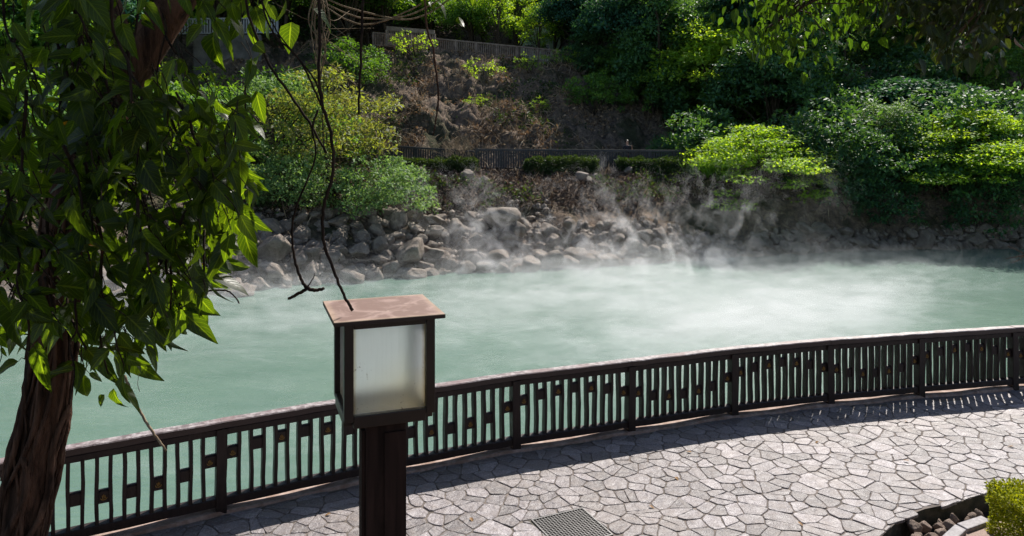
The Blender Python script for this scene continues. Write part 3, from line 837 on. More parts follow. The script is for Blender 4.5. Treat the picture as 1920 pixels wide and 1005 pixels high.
# ------------------------------------------------------------------ planting pit at lower right
bm = bmesh.new()
pit = [Vector((*p, 0)) for p in PIT]; cen = Vector((6.6, 8.0, 0)); n = len(pit); top = []; low = []; ins = []
for p in pit:
    top.append(bm.verts.new((p.x, p.y, -.012))); low.append(bm.verts.new((p.x, p.y, -.26)))
for i in range(n): bm.faces.new((top[i], top[(i+1)%n], low[(i+1)%n], low[i]))
tag(obj('kerb_face', bm, M['moss']), kind='structure')
bm = bmesh.new(); bm.faces.new([bm.verts.new((p.x, p.y, -.25)) for p in pit]); tag(obj('pit_floor', bm, M['black_pit']), kind='structure')
PB = [rock_mesh('round_stone', 120+k, 3) for k in range(5)]
for m_ in PB: m_.materials.append(M['pebble'])
edge = PIT[:6]; cnt = 0; pbs = []
for k in range(900):
    if cnt >= 78: break
    t = rr.random()*5; i = int(t); a, b = edge[i], edge[min(i+1, 5)]; f = t-i
    x = a[0]+(b[0]-a[0])*f; y = a[1]+(b[1]-a[1])*f; off = rr.uniform(.10, .58)
    x += off*.45; y -= off*.9; r = rr.uniform(.055, .105)
    if x < 4.25+max(0, (8.95-y)*0) or any((x-u)**2+(y-v)**2 < (.8*(r+w))**2 for u, v, w in pbs): continue
    pbs.append((x, y, r)); cnt += 1
    rock('round_stone', rr.choice(PB), (x, y, -.25+r*.8+.05*(off < .25)), (r*1.1, r*.9, r*1.0), (rr.random(), rr.random(), rr.random()*6),
         ('brown round stone against the mossy kerb of the planting pit' if off < .25 else 'brown round stone between the kerb and the granite slab in the planting pit'), 'stone', 'round stones lining the planting pit')
def slab_thing(pts, h, name, label, cat, mat, z=0):
    bm = bmesh.new(); t = [bm.verts.new((x, y, z+h)) for x, y in pts]; b_ = [bm.verts.new((x, y, z)) for x, y in pts]
    bm.faces.new(t); n = len(pts); bm.faces.new(b_[::-1])
    for i in range(n): bm.faces.new((b_[i], b_[(i+1)%n], t[(i+1)%n], t[i]))
    bmesh.ops.recalc_face_normals(bm, faces=bm.faces); bevel(bm, .012, 2)
    return tag(obj(name, bm, mat), label, cat)
M['granite'] = mk_simple('pink_gravel_slab', (.20, .14, .12), (.34, .25, .21), .8, 60, .3, 0, .5, .006)
slab_thing([(5.02, 8.95), (5.32, 9.22), (5.75, 9.42), (6.2, 9.42), (6.5, 8.6), (6.2, 7.6), (5.0, 7.7)], .14, 'gravel_slab', 'pinkish gravel slab beside the clipped yellow hedge', 'slab', M['granite'], -.22)
M['pale_stone'] = mk_simple('pale_edge_stone', (.20, .185, .19), (.33, .31, .32), .7, 20, .4, 0, .5, .008)
for k, pts in enumerate(([(4.98, 8.97), (5.08, 8.87), (5.36, 9.12), (5.30, 9.25)], [(5.33, 9.27), (5.38, 9.13), (5.78, 9.33), (5.74, 9.46)], [(4.78, 8.7), (5.0, 8.66), (5.02, 8.9), (4.9, 8.9)])):
    tag(slab_thing(pts, .19, 'edge_stone', ['pale narrow edge stone at the corner of the gravel slab', 'pale narrow edge stone nearest the yellow hedge', 'short pale edge stone at the bottom of the picture'][k], 'stone', M['pale_stone'], -.22), group='pale stones edging the gravel slab')
# clipped hedge
rng = np.random.default_rng(8)
hx0, hx1, hy0, hy1, hz = 5.68, 8.4, 7.4, 9.22, .47
def box_leaves(rng, n, lo, hi, rough=.05):
    lo = np.array(lo); hi = np.array(hi); e = hi-lo; A = np.array([e[1]*e[2], e[0]*e[2], e[0]*e[1]]); pr = np.array([A[0], A[0], A[1], A[1], A[2]]); pr = pr/pr.sum()
    f = rng.choice(5, n, p=pr); p = lo+e*rng.random((n, 3)); N = np.zeros((n, 3))
    for k, (ax, s) in enumerate(((0, 0), (0, 1), (1, 0), (1, 1), (2, 1))):
        m = f == k; p[m, ax] = (hi if s else lo)[ax]; N[m, ax] = 1 if s else -1
    cn = (lo+hi)/2; q = (p-cn)/(e/2); rr_ = np.linalg.norm(np.abs(q)**6, axis=1)**(1/6)
    p = cn + (p-cn)*np.minimum(1, 1.12/np.maximum(rr_, 1))[:,None]
    bump = (fbm(p[:,0]*1+p[:,2]*2, p[:,1]+p[:,2]*1.3, 3, 2.2))*rough*3
    p = p + N*(bump[:,None]) - N*(rng.random((n,1))**2)*rough*2
    return p, N
def hedge(name, label, lo, hi, n, leaf, mat, group=None, rough=.05):
    cx_, cy_ = (lo[0]+hi[0])/2, (lo[1]+hi[1])/2
    t = thing(name, label, 'hedge', (cx_, cy_, lo[2]), group=group); sh = np.array([cx_, cy_, lo[2]])
    p, N = box_leaves(rng, n, lo, hi, rough); d = nrm(N*.7+rng.normal(size=p.shape)*.6+np.array([0,0,.3])); nn = nrm(N*.6+rng.normal(size=p.shape)*.5+np.array([0,0,.5]))
    obj('foliage', leaf_mesh('foliage', T_SMALL, p-sh, d, nn, leaf*(.6+.8*rng.random(n)), rng.random(n)), mat, t)
    bm = bmesh.new(); e = (hi[0]-lo[0]); m = max(3, int(e/.35))
    for k in range(m):
        x = lo[0]+e*(k+.5)/m-cx_
        for q in range(3): tube(bm, [(x, 0, -.05), (x+rng.normal()*.1, rng.normal()*.1, (hi[2]-lo[2])*.5), (x+rng.normal()*.2, rng.normal()*.2, (hi[2]-lo[2])*.85)], [.018, .012, .005], 5)
    obj('stems', bm, M['bark'], t, True)
    return t
hedge('clipped_hedge', 'bright yellow green clipped hedge at the edge of the paving', (hx0, hy0, -.2), (hx1, hy1, hz), 70000, .034, M['leaf_hedge'], None, .055)

TL = big_template(.2, .3, 5); g_ = np.random.default_rng(91)
lf = leaf_mesh('fallen_leaf', TL[:2], np.zeros((1, 3)), np.array([[1., 0, 0]]), np.array([[0, 0, 1.]]), .085, np.array([.5]), TL[2])
M['dry_leaf'] = mk_simple('dry_leaf', (.16, .08, .03), (.30, .17, .06), .8, 20); lf.materials.append(M['dry_leaf'])
for k, (x, y) in enumerate(((-.5, 9.3), (1.7, 9.6), (2.6, 11.2), (3.4, 9.2), (4.6, 11.6), (6.3, 12.4), (7.4, 11.4), (-2.2, 9.4), (2.2, 10.4), (5.6, 10.9))):
    o = bpy.data.objects.new('fallen_leaf', lf); link(o); o.location = (x, y, .022); o.rotation_euler = (g_.normal()*.2, g_.normal()*.2, g_.uniform(0, 6.3)); o.scale = (1, 1, 1)
    tag(o, 'small dry brown leaf lying on the sunlit stone paving', 'leaf', 'fallen leaves on the paving')
# ------------------------------------------------------------------ drain grate
gc = Vector((sum(p[0] for p in GR)/4, sum(p[1] for p in GR)/4, 0)); gu = (Vector((*GR[0], 0))-Vector((*GR[1], 0))).normalized(); gv = Vector((-gu.y, gu.x, 0)); ga = math.atan2(gu.y, gu.x)
g = thing('drain_grate', 'square galvanised drain grate set in the paving', 'drain grate', gc, ga)
bm = bmesh.new(); hs = .355
for s in (-1, 1):
    box(bm, (0, s*(hs-.008), -.006), (2*hs, .016, .03)); box(bm, (s*(hs-.008), 0, -.006), (.016, 2*hs-.034, .03))
obj('frame', bm, M['grate'], g)
bm = bmesh.new()
for k in range(1, 18):
    t = -hs+.016+(2*hs-.032)*k/18; box(bm, (t, 0, -.006), (.007, 2*hs-.036, .022))
obj('bearing_bars', bm, M['grate'], g)
bm = bmesh.new()
for k in range(1, 18):
    t = -hs+.016+(2*hs-.032)*k/18; box(bm, (0, t, -.002), (2*hs-.036, .006, .012))
obj('cross_bars', bm, M['grate'], g)
bm = bmesh.new(); bm.faces.new([bm.verts.new(v) for v in ((-hs, -hs, -.0145), (hs, -hs, -.0145), (hs, hs, -.0145), (-hs, hs, -.0145))]); obj('drain_shade_sheet', bm, M['black_pit'], g)  # flat near-black sheet painted as the shade below the bars

# ------------------------------------------------------------------ near embankment under the camera (out of frame; carries the lantern and the tree)
def emb_z(x, y): return float(np.interp(y, [-40, 2.55, 2.75, 3.3, 5.3, 5.9], [3.03, 3.03, 2.95, 2.35, .05, -.05]))
bm = bmesh.new(); rows = []
for x in np.linspace(-12, 14, 53):
    rows.append([bm.verts.new((x, y, emb_z(x, y)+(R.random()-.5)*.04)) for y in (-30, -10, -2, 1, 2.5, 2.75, 3.0, 3.3, 3.8, 4.3, 4.8, 5.3, 5.9)])
for a, b in zip(rows[:-1], rows[1:]):
    for k in range(len(a)-1): bm.faces.new((a[k], b[k], b[k+1], a[k+1]))
bmesh.ops.recalc_face_normals(bm, faces=bm.faces)
tag(obj('terrace_bank', bm, M['bank'], smooth=True), kind='structure')

# ------------------------------------------------------------------ lantern
LY = 3.05; th = math.radians(19.5)
ux = Vector((math.cos(th), math.sin(th), 0)); uy = Vector((-math.sin(th), math.cos(th), 0))
c0 = P(645.5, 700, LY-.08)        # front-left corner
BW = .358; BD = .345
lc = Vector((c0.x, c0.y, 0)) + ux*BW/2 + uy*BD/2
zt = P(700, 600, LY).z+.0; zb = P(645, 808, LY-.08).z
lz = emb_z(lc.x, lc.y)-.06
lan = thing('lantern_post', 'square frosted glass lantern with a dusty reddish roof on a dark wooden post', 'lantern', (lc.x, lc.y, lz), th)
zt -= lz; zb -= lz; H = zt-zb
def lb(name, boxes, mat, parent=lan, bv=.003):
    bm = bmesh.new()
    for c, s in boxes: box(bm, c, s)
    if bv: bevel(bm, bv, 2)
    return obj(name, bm, mat, parent)
pw = .036
for sx_ in (-1, 1):
    for sy_ in (-1, 1):
        lb('corner_post', [((sx_*(BW/2-pw/2), sy_*(BD/2-pw/2), zb+H/2+.014), (pw, pw, H-.028))], M['lantern_frame'])
lb('bottom_frame', [((0, -BD/2+.018, zb+.0245), (BW-2*pw-.002, .033, .049)), ((0, BD/2-.018, zb+.0245), (BW-2*pw-.002, .033, .049)),
                    ((-BW/2+.018, 0, zb+.0245), (.033, BD-2*pw-.002, .049)), ((BW/2-.018, 0, zb+.0245), (.033, BD-2*pw-.002, .049)),
                    ((0, 0, zb+.004), (BW-.074, BD-.074, .006))], M['lantern_frame'])
lb('added_pale_floor', [((0, 0, zb+.016), (BW-.076, BD-.076, .012))], M['bulb'])  # pale plate added inside to brighten the lower part of the pane
lb('top_frame', [((0, -BD/2+.018, zt-.012), (BW-2*pw-.002, .030, .022)), ((0, BD/2-.018, zt-.012), (BW-2*pw-.002, .030, .022)),
                 ((-BW/2+.018, 0, zt-.012), (.030, BD-2*pw-.002, .022)), ((BW/2-.018, 0, zt-.012), (.030, BD-2*pw-.002, .022))], M['lantern_frame'])
gh = H-.049-.024
for nm, c, s in (('glass_pane', (0, -BD/2+.022), (BW-2*pw, .004)), ('glass_pane', (0, BD/2-.022), (BW-2*pw, .004)), ('glass_pane', (-BW/2+.022, 0), (.004, BD-2*pw)), ('glass_pane', (BW/2-.022, 0), (.004, BD-2*pw))):
    bm = bmesh.new(); hx, hy = (s[0]/2, 0) if s[0] > s[1] else (0, s[1]/2)
    bm.faces.new([bm.verts.new((c[0]+a*hx, c[1]+a*hy, zb+.05+q)) for a, q in ((-1, 0), (1, 0), (1, gh), (-1, gh))]); obj(nm, bm, M['glass'], lan)
bm = bmesh.new(); OV = .030
box(bm, (-.004, 0, zt+.010), (BW+2*OV+.018, BD+2*OV, .017)); bevel(bm, .002, 1); obj('roof', bm, M['lantern_roof'], lan)
bm = bmesh.new(); prof = [(.0, 0), (.014, 0), (.014, .03), (.022, .045), (.034, .075), (.036, .095), (.028, .12), (.012, .133), (0, .135)]
rings = []
for r_, z_ in prof: rings.append([bm.verts.new((max(r_, .0005)*math.cos(a*math.pi/8), max(r_, .0005)*math.sin(a*math.pi/8), zb+.018+z_)) for a in range(16)])
for a, b in zip(rings[:-1], rings[1:]):
    for j in range(16): bm.faces.new((a[j], a[(j+1)%16], b[(j+1)%16], b[j]))
bulb = obj('bulb', bm, M['bulb'], lan, True); bulb.location = (.012, .03, .02); bulb.scale = (.8, .8, .62)
lb('neck', [((0, 0, zb-.014), (.13, .12, .030))], M['lantern_frame'])
PWD = .163
pst = lb('post', [((0, 0, (zb-.030)/2-.1), (PWD, PWD, zb-.030+.2))], M['lantern_wood'], bv=.006)
lb('post_board', [((-PWD/2-.0085, -.03, (zb-.05)/2), (.014, .07, zb-.05)), ((.035, -PWD/2-.006, (zb-.06)/2), (.088, .009, zb-.06))], M['lantern_wood'], bv=.002)

# ------------------------------------------------------------------ foreground tree and vines
def px_path(pts, n=8):
    """(px, py, Y, r)"""
    c = [(*P(a, b, y), r) for a, b, y, r in pts]
    sp = smooth_path(c, n); return [Vector(p[:3]) for p in sp], [max(float(p[3]), .001) for p in sp]
tb = P(55, 1060, 3.35); tree = thing('foreground_tree', 'leaning bark trunk wrapped in vines at the left edge, its limb reaching up right', 'tree', (tb.x, tb.y, emb_z(tb.x, tb.y)-.05))
to = Vector(tree.location)
def tobj(name, bm, mat, parent=tree, sm=True, org=to):
    bmesh.ops.translate(bm, verts=bm.verts, vec=-org); return obj(name, bm, mat, parent, sm)
rv = random.Random(33)
bm = bmesh.new()
def ridged(bm, pts, rads, n=26, amp=.14, ph=0):
    rings = []; prev = None
    for k, p in enumerate(pts):
        d = (pts[min(k+1, len(pts)-1)]-pts[max(k-1, 0)]).normalized()
        a = d.orthogonal().normalized() if prev is None else (prev-d*prev.dot(d)).normalized(); prev = a; b = d.cross(a)
        ring = []
        for j in range(n):
            t = 2*math.pi*j/n; q = 1+amp*math.sin(3*t+k*.09+ph)*.6+amp*math.sin(7*t-k*.13)*.45+amp*.4*math.sin(13*t+k*.3)+(rv.random()-.5)*.05
            ring.append(bm.verts.new(p+(a*math.cos(t)+b*math.sin(t))*rads[k]*q))
        rings.append(ring)
    for u, v in zip(rings[:-1], rings[1:]):
        for j in range(n): bm.faces.new((u[j], u[(j+1)%n], v[(j+1)%n], v[j]))
TR, TRr = px_path([(30, 1140, 3.35, .12), (40, 1000, 3.34, .098), (68, 850, 3.33, .086), (92, 720, 3.33, .074), (110, 560, 3.34, .080), (140, 400, 3.36, .10), (185, 250, 3.4, .095), (235, 130, 3.45, .085)], 10)
ridged(bm, TR, TRr); tobj('trunk', bm, M['bark_front'])
bm = bmesh.new(); l1, r1 = px_path([(215, 180, 3.43, .07), (262, 110, 3.46, .078), (305, 40, 3.5, .076), (360, -50, 3.55, .07), (450, -250, 3.8, .06), (600, -560, 4.6, .05)], 8); ridged(bm, l1, r1, 18, .1, 2); tobj('limb', bm, M['bark_front'])
bm = bmesh.new(); l2, r2 = px_path([(225, 170, 3.43, .07), (215, 60, 3.5, .06), (180, -80, 3.7, .055), (140, -360, 4.4, .05), (120, -760, 5.6, .04)], 8); ridged(bm, l2, r2, 16, .1, 1); tobj('limb', bm, M['bark_front'])
# strands of root and vine gripping the trunk
cl = thing('trunk_creeper', 'thin twisting creeper strands and aerial roots clinging to the left tree trunk', 'creeper', tuple(to))
bm = bmesh.new()
for q in range(26):
    a0 = rv.uniform(2.6, 6.6); tw = rv.uniform(-1.6, 1.6); r_ = rv.uniform(.004, .014); st = rv.randrange(0, 30); en = min(len(TR)-1, st+rv.randrange(18, 50)); pp = []
    for k in range(st, en):
        p = TR[k]; t = (k-st)/(en-st); a = a0+tw*t+.25*math.sin(t*9+q); rr__ = TRr[k]*1.08+r_*.6+rv.uniform(0, .006)
        pp.append(p+Vector((math.cos(a)*rr__, math.sin(a)*rr__, 0)))
    if len(pp) > 4: tube(bm, pp, [r_*(.6+.4*math.sin(3.1*j/len(pp))+.1) for j in range(len(pp))], 6)
tobj('strands', bm, M['bark_front'], cl, True)
# crown of this tree, unseen above the picture: spread and holed to shape light on leaves and lantern
rng = np.random.default_rng(77); cls = []
CR = []
for k in range(330):
    x = rng.uniform(-4.6, 2.6); y = rng.uniform(3.4, 10.0) if k < 220 else rng.uniform(-5, 3.5); z = 7.6+.32*abs(x+1.6)*rng.random()+rng.random()*2.4+.05*(y-4)  # later clumps added behind the camera to cut the sky light
    s = rng.uniform(.5, .85)
    hit = False
    for hp, hr in ((P(440, 390, 3.4), 1.1), (P(440, 290, 3.4), .6), (P(715, 590, 3.1), .75), (P(715, 700, 3.1), .75), (P(230, 650, 3.1), .8)):  # gaps shaped along the sun direction to light leaves and lantern
        v = Vector((x, y, z))-hp; hit |= (v-sdir*v.dot(sdir)).length < s*.8+hr*.5
    if hit: continue
    CR.append((x-to.x, y-to.y, z-to.z, s, s, s*.45))
p, d, n_, sz, lv = clump_leaves(rng, CR, 66, .19)
obj('crown', leaf_mesh('crown', T_SMALL, p, d, n_, sz, lv), M['leaf_dark'], tree)
bm = bmesh.new()
for c in CR[::3]:
    a = (l2[-1] if c[0] < 0 else l1[-1])-to; c = Vector(c[:3]); tube(bm, [Vector(v) for v in smooth_path([a, (a+c)/2+Vector((0, 0, .3)), c], 4)], [.03*(1-.09*j) for j in range(9)], 6)
obj('boughs', bm, M['bark'], tree, True)

# the big leaved vine: hanging stems with leaves
RB_Y = [-20, 60, 150, 210, 260, 320, 400, 470, 520, 580, 640, 700, 770]; RB_X = [385, 500, 512, 480, 445, 470, 478, 455, 400, 392, 305, 270, 225]
def rbound(py): return float(np.interp(py, RB_Y, RB_X))
vine = thing('climbing_vine', 'dense curtain of large pointed dark green leaves hanging from the left tree', 'vine', (-1.6, 3.0, 5.6)); vo = Vector(vine.location)
bm = bmesh.new(); LP, LD, LN, LS = [], [], [], []
def on_limb(px, py): return py < 165 and abs(px-float(np.interp(py, [-20, 40, 110, 180], [345, 305, 262, 222]))) < 42
rl = random.Random(9)
VG = big_template(.34, .235)
for q in range(88):
    px0 = rl.uniform(-60, 470)*1.0; py0 = rl.uniform(-140, 420) if q < 72 else rl.uniform(250, 560)
    if px0 > rbound(max(py0, 0))-15: px0 = rbound(max(py0, 0))-rl.uniform(15, 60)
    Yd = rl.uniform(2.35, 3.9); pts = []; px, py = px0, py0; vx = rl.uniform(-.5, .75)
    n_st = rl.randrange(5, 12)
    for k in range(n_st):
        if (px > 315 and py < 200 and rl.random() < .45) or px > rbound(py)-8 or (px > 140 and py > 715) or py > 760: break
        if px < 130 and py > 600+px*.6 and Yd > 2: 
            if rl.random() < .5: break
        pts.append((px, py, Yd, .0045*(1-k/n_st)+.0015))
        px += vx*22+rl.uniform(-14, 14); py += rl.uniform(28, 58); Yd += rl.uniform(-.06, .06)
    if len(pts) < 3: continue
    pp, rd = px_path(pts, 4); tube(bm, [p-vo for p in pp], rd, 5)
    for k in range(2, len(pp), 2):
        for side in (-1, 1):
            if rl.random() < .32: continue
            p = pp[k]
            if on_limb(960+p.x/p.y*F, HOR+(EYE-p.z)/p.y*F): continue
            d = Vector((side*.6+rl.uniform(-.5, .5), rl.uniform(-.8, .5), -.5+rl.uniform(-.6, .6))).normalized()
            n = Vector((rl.uniform(-.7, .7), rl.uniform(-1.2, .1), rl.uniform(.1, 1.0))).normalized()
            if 960+p.x/p.y*F < 140 and HOR+(EYE-p.z)/p.y*F > 620 and rl.random() < .75: continue
            if HOR+(EYE-p.z)/p.y*F > 520 and rl.random() < .45: continue
            st_ = p + d*rl.uniform(.015, .04); L = rl.uniform(.06, .165)
            tube(bm, [p-vo, (p+st_)/2+Vector((0,0,.008))-vo, st_-vo], [.0018, .0014, .0012], 4, False)
            LP.append(st_-vo); LD.append(d); LN.append(n); LS.append(L)
# leaves filling the silhouette's right-hand fringe
for q in range(820):
    py = rl.uniform(-10, 690); rb_ = rbound(py); px = rb_-abs(rl.gauss(0, 1))*(75 if q < 300 else 230)-8
    if px < -20: px = rl.uniform(-10, rb_-10)
    if px > 130 and py > 660+(px < 300)*40: continue
    if px < 150 and py > 640: continue
    if py > 470 and px > 120 and rl.random() < .45: continue
    if on_limb(px, py): continue
    if px > 300 and py < 205 and rl.random() < .86: continue
    if 215 < px < 340 and 60 < py < 200 and rl.random() < .5: continue
    Yd = rl.uniform(2.6, 3.9) if q < 300 else rl.uniform(2.4, 3.2); p = P(px, py-25, Yd); d = Vector((rl.uniform(-.6, .8), rl.uniform(-.7, .6), -.8+rl.uniform(-.3, .7))).normalized()
    n = Vector((rl.uniform(-.8, .8), rl.uniform(-1.2, .2), rl.uniform(0, .9))).normalized(); L = rl.uniform(.08, .155)
    LP.append(p-vo); LD.append(d); LN.append(n); LS.append(L)
    s0 = p-vo; e0 = s0+Vector((rl.uniform(-.07, .02), rl.uniform(-.03, .03), rl.uniform(.03, .08))); tube(bm, [s0, (s0+e0)/2+Vector((.004, 0, 0)), e0], [.0016, .0018, .0022], 4, False)
# single drooping leaves hanging clear
for px, py, Y_, L, dx in ((380, 572, 3.0, .15, -.02), (372, 560, 3.05, .12, -.35), (213, 728, 2.9, .11, .1), (196, 740, 2.95, .07, -.7), (285, 640, 3.0, .13, .12), (240, 640, 2.8, .15, -.2), (470, 40, 3.3, .17, .1), (400, 60, 3.2, .19, -.1), (480, 170, 3.2, .17, .2), (30, 560, 2.6, .2, -.3), (70, 640, 2.7, .18, .1)):
    LP.append(P(px, py, Y_)-vo); LD.append(Vector((dx, 0, -1)).normalized()); LN.append(Vector((-.3, -1, .35)).normalized()); LS.append(L)
n = len(LP); print('vine leaves', n)
obj('stems', bm, M['vine_dark'], vine, True)
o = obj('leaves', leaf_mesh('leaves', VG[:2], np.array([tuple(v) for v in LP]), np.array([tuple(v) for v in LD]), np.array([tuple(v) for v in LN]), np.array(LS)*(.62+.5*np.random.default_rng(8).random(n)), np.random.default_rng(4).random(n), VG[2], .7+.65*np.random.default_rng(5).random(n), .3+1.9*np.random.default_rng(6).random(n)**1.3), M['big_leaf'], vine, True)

# dangling woody vines and twigs
def hang(name, label, cat, paths, mat, group=None, n=6):
    o0 = P(paths[0][0][0], paths[0][0][1], paths[0][0][2]); t = thing(name, label, cat, o0, group=group)
    for k, pth in enumerate(paths):
        b = bmesh.new(); pp, rd = px_path(pth, 7); rj = random.Random(k+len(label))
        pp = [p+Vector((rj.uniform(-1, 1), rj.uniform(-1, 1), rj.uniform(-1, 1)))*rd[i]*.35 for i, p in enumerate(pp)]
        tube(b, [p-o0 for p in pp], rd, n); obj('main_stem' if k == 0 else 'side_twig', b, M[mat], t, True)
    return t
HG = 'bare vines dangling over the pond'
hang('hanging_vine', 'long dark wavy vine whose knobbed tip ends over the lantern roof', 'vine', [
    [(596, -60, 2.9, .008), (600, 60, 2.9, .006), (598, 140, 2.9, .006), (605, 195, 2.92, .007), (622, 260, 2.95, .007), (624, 320, 2.95, .007), (608, 385, 2.95, .007), (605, 440, 2.95, .007), (622, 500, 2.95, .0065), (645, 552, 2.95, .006), (660, 582, 2.95, .007)],
    [(603, 185, 2.92, .005), (590, 150, 2.9, .004), (560, 110, 2.9, .003), (520, 60, 2.9, .003), (490, 0, 2.9, .003), (470, -60, 2.9, .003)],
    [(480, -60, 2.9, .0035), (505, 50, 2.9, .004), (560, 110, 2.9, .004), (590, 170, 2.9, .0045), (606, 205, 2.92, .005)]], 'vine_dark', HG)
hang('hanging_vine', 'dark vine ending in a forked hook at the left of the lantern', 'vine', [
    [(596, 205, 3.1, .005), (586, 240, 3.1, .005), (592, 290, 3.1, .004), (575, 340, 3.1, .004), (552, 400, 3.1, .005), (548, 450, 3.1, .005), (555, 495, 3.1, .006), (568, 530, 3.1, .007), (577, 541, 3.1, .008)],
    [(577, 541, 3.1, .008), (560, 550, 3.1, .007), (541, 560, 3.1, .006)], [(577, 541, 3.1, .008), (592, 544, 3.1, .007), (607, 541, 3.1, .006)], [(577, 538, 3.1, .003), (588, 520, 3.1, .002), (590, 512, 3.1, .001)]], 'vine_dark', HG)
hang('hanging_vine', 'straight thin dark vine hanging left of the cliff', 'vine', [[(681, -40, 3.4, .006), (679, 40, 3.4, .006), (676, 120, 3.4, .006), (672, 214, 3.4, .005)]], 'vine_dark', HG)
hang('hanging_vine', 'reddish kinked vine hanging in front of the cliff', 'vine', [[(795, -30, 3.6, .004), (800, 50, 3.6, .005), (812, 90, 3.6, .005), (818, 140, 3.6, .005), (822, 180, 3.6, .005), (818, 220, 3.6, .004), (812, 255, 3.6, .003)]], 'bark_front', HG)
hang('hanging_vine', 'slanting brown vine crossing behind the hooked vine', 'vine', [[(455, -30, 3.2, .006), (470, 40, 3.2, .006), (505, 120, 3.2, .006), (545, 180, 3.2, .006), (580, 230, 3.2, .006), (612, 288, 3.2, .005)]], 'vine_dark', HG)
hang('bare_twig', 'thin curved dark twig poking out under the vine leaves over the water', 'twig', [[(380, 548, 3.0, .004), (400, 544, 3.0, .004), (425, 545, 3.0, .0035), (440, 556, 3.0, .003), (449, 569, 3.0, .003)]], 'vine_dark')
hang('bare_twig', 'pale straight broken twig dangling in front of the railing', 'twig', [[(233, 704, 2.9, .0055), (250, 745, 2.9, .005), (270, 785, 2.9, .005), (290, 815, 2.9, .005), (312, 846, 2.9, .004)], [(262, 735, 2.9, .001), (258, 720, 2.9, .001), (261, 700, 2.9, .0006)]], 'vine_pale')
PV = [[(560 + 6*k, -30+4*k, 4.5, .004), (620+5*k, 2+12*k, 4.5, .0045), (690, 24+11*k, 4.5, .005), (770, 36-9*k, 4.5, .0045), (840, 0-14*k, 4.5, .004), (880, -60, 4.5, .005)] for k in range(3)]
hang('hanging_vine', 'loop of pale ropy vines sagging across the top of the picture', 'vine', PV, 'vine_pale', HG)
PV = []
rk = random.Random(3)
for k in range(10):
    x0 = rk.uniform(592, 608); PV.append([(x0, -30, 4.3, .004), (x0+rk.uniform(-20, 20), 40, 4.3, .004), (x0+rk.uniform(-15, 15), 90, 4.3, .003), (598+rk.uniform(-4, 4), 150, 4.3, .002)])
for k in range(14):
    y0 = rk.uniform(5, 110); s = rk.choice((-1, 1)); PV.append([(600, y0, 4.3, .002), (600+s*rk.uniform(15, 40), y0+rk.uniform(5, 30), 4.3, .0018), (600+s*rk.uniform(40, 110), y0+rk.uniform(-25, 70), 4.3+rk.uniform(-.2, .2), .001)])
hang('hanging_vine', 'frayed bundle of pale aerial roots hanging at the top', 'vine', PV, 'vine_pale', HG, 4)

# overhanging boughs at the top right and top middle
def bough(name, label, seed, limb, region, nleaf, Y0, Y1, size, mat, bias):
    rb = random.Random(seed); o0 = P(*limb[0][:3]); t = thing(name, label, 'branch', o0); b = bmesh.new(); pp, rd = px_path(limb, 6); tube(b, [p-o0 for p in pp], rd, 7); obj('stem', b, M['bark'], t, True)
    b = bmesh.new(); LP, LD, LN, LS = [], [], [], []
    tw = 0
    while len(LP) < nleaf and tw < nleaf*4:
        tw += 1
        i = rb.randrange(len(pp)); p0 = pp[i]; px, py = region(rb); Yd = rb.uniform(Y0, Y1); e = P(px, py, Yd)
        if tw % 7 == 0: tube(b, [v-o0 for v in [p0, (p0+e)/2+Vector((0, 0, .08)), e]], [.010, .007, .004], 5)
        for k in range(7):
            q = e+Vector((rb.gauss(0, 1), rb.gauss(0, 1), rb.gauss(0, .8)))*size*1.1
            d = Vector((rb.uniform(-.6, .6), rb.uniform(-.6, .6), -.8+rb.uniform(-.3, .6))).normalized(); n = Vector((rb.uniform(-.8, .8), rb.uniform(-1, .6), rb.uniform(.2, 1))).normalized()
            LP.append(q-o0); LD.append(d); LN.append(n); LS.append(size*rb.uniform(.6, 1.25))
    T = big_template(.2, .3, 6); N = len(LP)
    obj('twigs', b, M['bark'], t, True)
    obj('leaves', leaf_mesh('leaves', T[:2], np.array([tuple(v) for v in LP]), np.array([tuple(v) for v in LD]), np.array([tuple(v) for v in LN]), np.array(LS), np.random.default_rng(seed).random(N), T[2]), M[mat], t, True)
    return t
def regA(rb):  # region extended unseen above the frame so the leaves shade each other
    x = rb.uniform(1405, 1690); top = -260; bot = float(np.interp(x, [1405, 1440, 1480, 1520, 1560, 1600, 1640, 1690], [85, 100, 118, 55, 92, 20, 45, 20])); return x, top+(bot-top)*rb.random()**.6
def regB(rb):  # upper leaves added out of view to darken the ones below
    x = rb.uniform(1660, 1925); bot = float(np.interp(x, [1660, 1700, 1740, 1765, 1790, 1830, 1860, 1880, 1925], [10, 30, 20, 75, 105, 70, 92, 40, 30])); return x, -420+(bot+420)*rb.random()**.55
def regC(rb): return rb.uniform(1880, 1940), rb.uniform(-20, 50)
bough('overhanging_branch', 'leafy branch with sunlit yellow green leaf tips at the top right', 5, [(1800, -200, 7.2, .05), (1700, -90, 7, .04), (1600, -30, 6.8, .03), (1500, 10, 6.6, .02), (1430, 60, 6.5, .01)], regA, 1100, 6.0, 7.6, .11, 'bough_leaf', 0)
bough('overhanging_branch', 'nearly black leafy branch hanging lowest at the top right corner', 6, [(2000, -200, 5.4, .05), (1930, -90, 5.3, .04), (1850, -10, 5.2, .03), (1800, 60, 5.1, .01)], regB, 2600, 4.6, 6.6, .10, 'bough_shaded', 0)
bough('overhanging_branch', 'tuft of drooping leaves above the hanging vines at top left', 8, [(430, -160, 3.6, .02), (480, -60, 3.5, .015), (520, -10, 3.4, .008)], lambda rb: (rb.uniform(430, 560), rb.uniform(-60, -5)), 40, 3.2, 3.7, .13, 'big_leaf', 0)
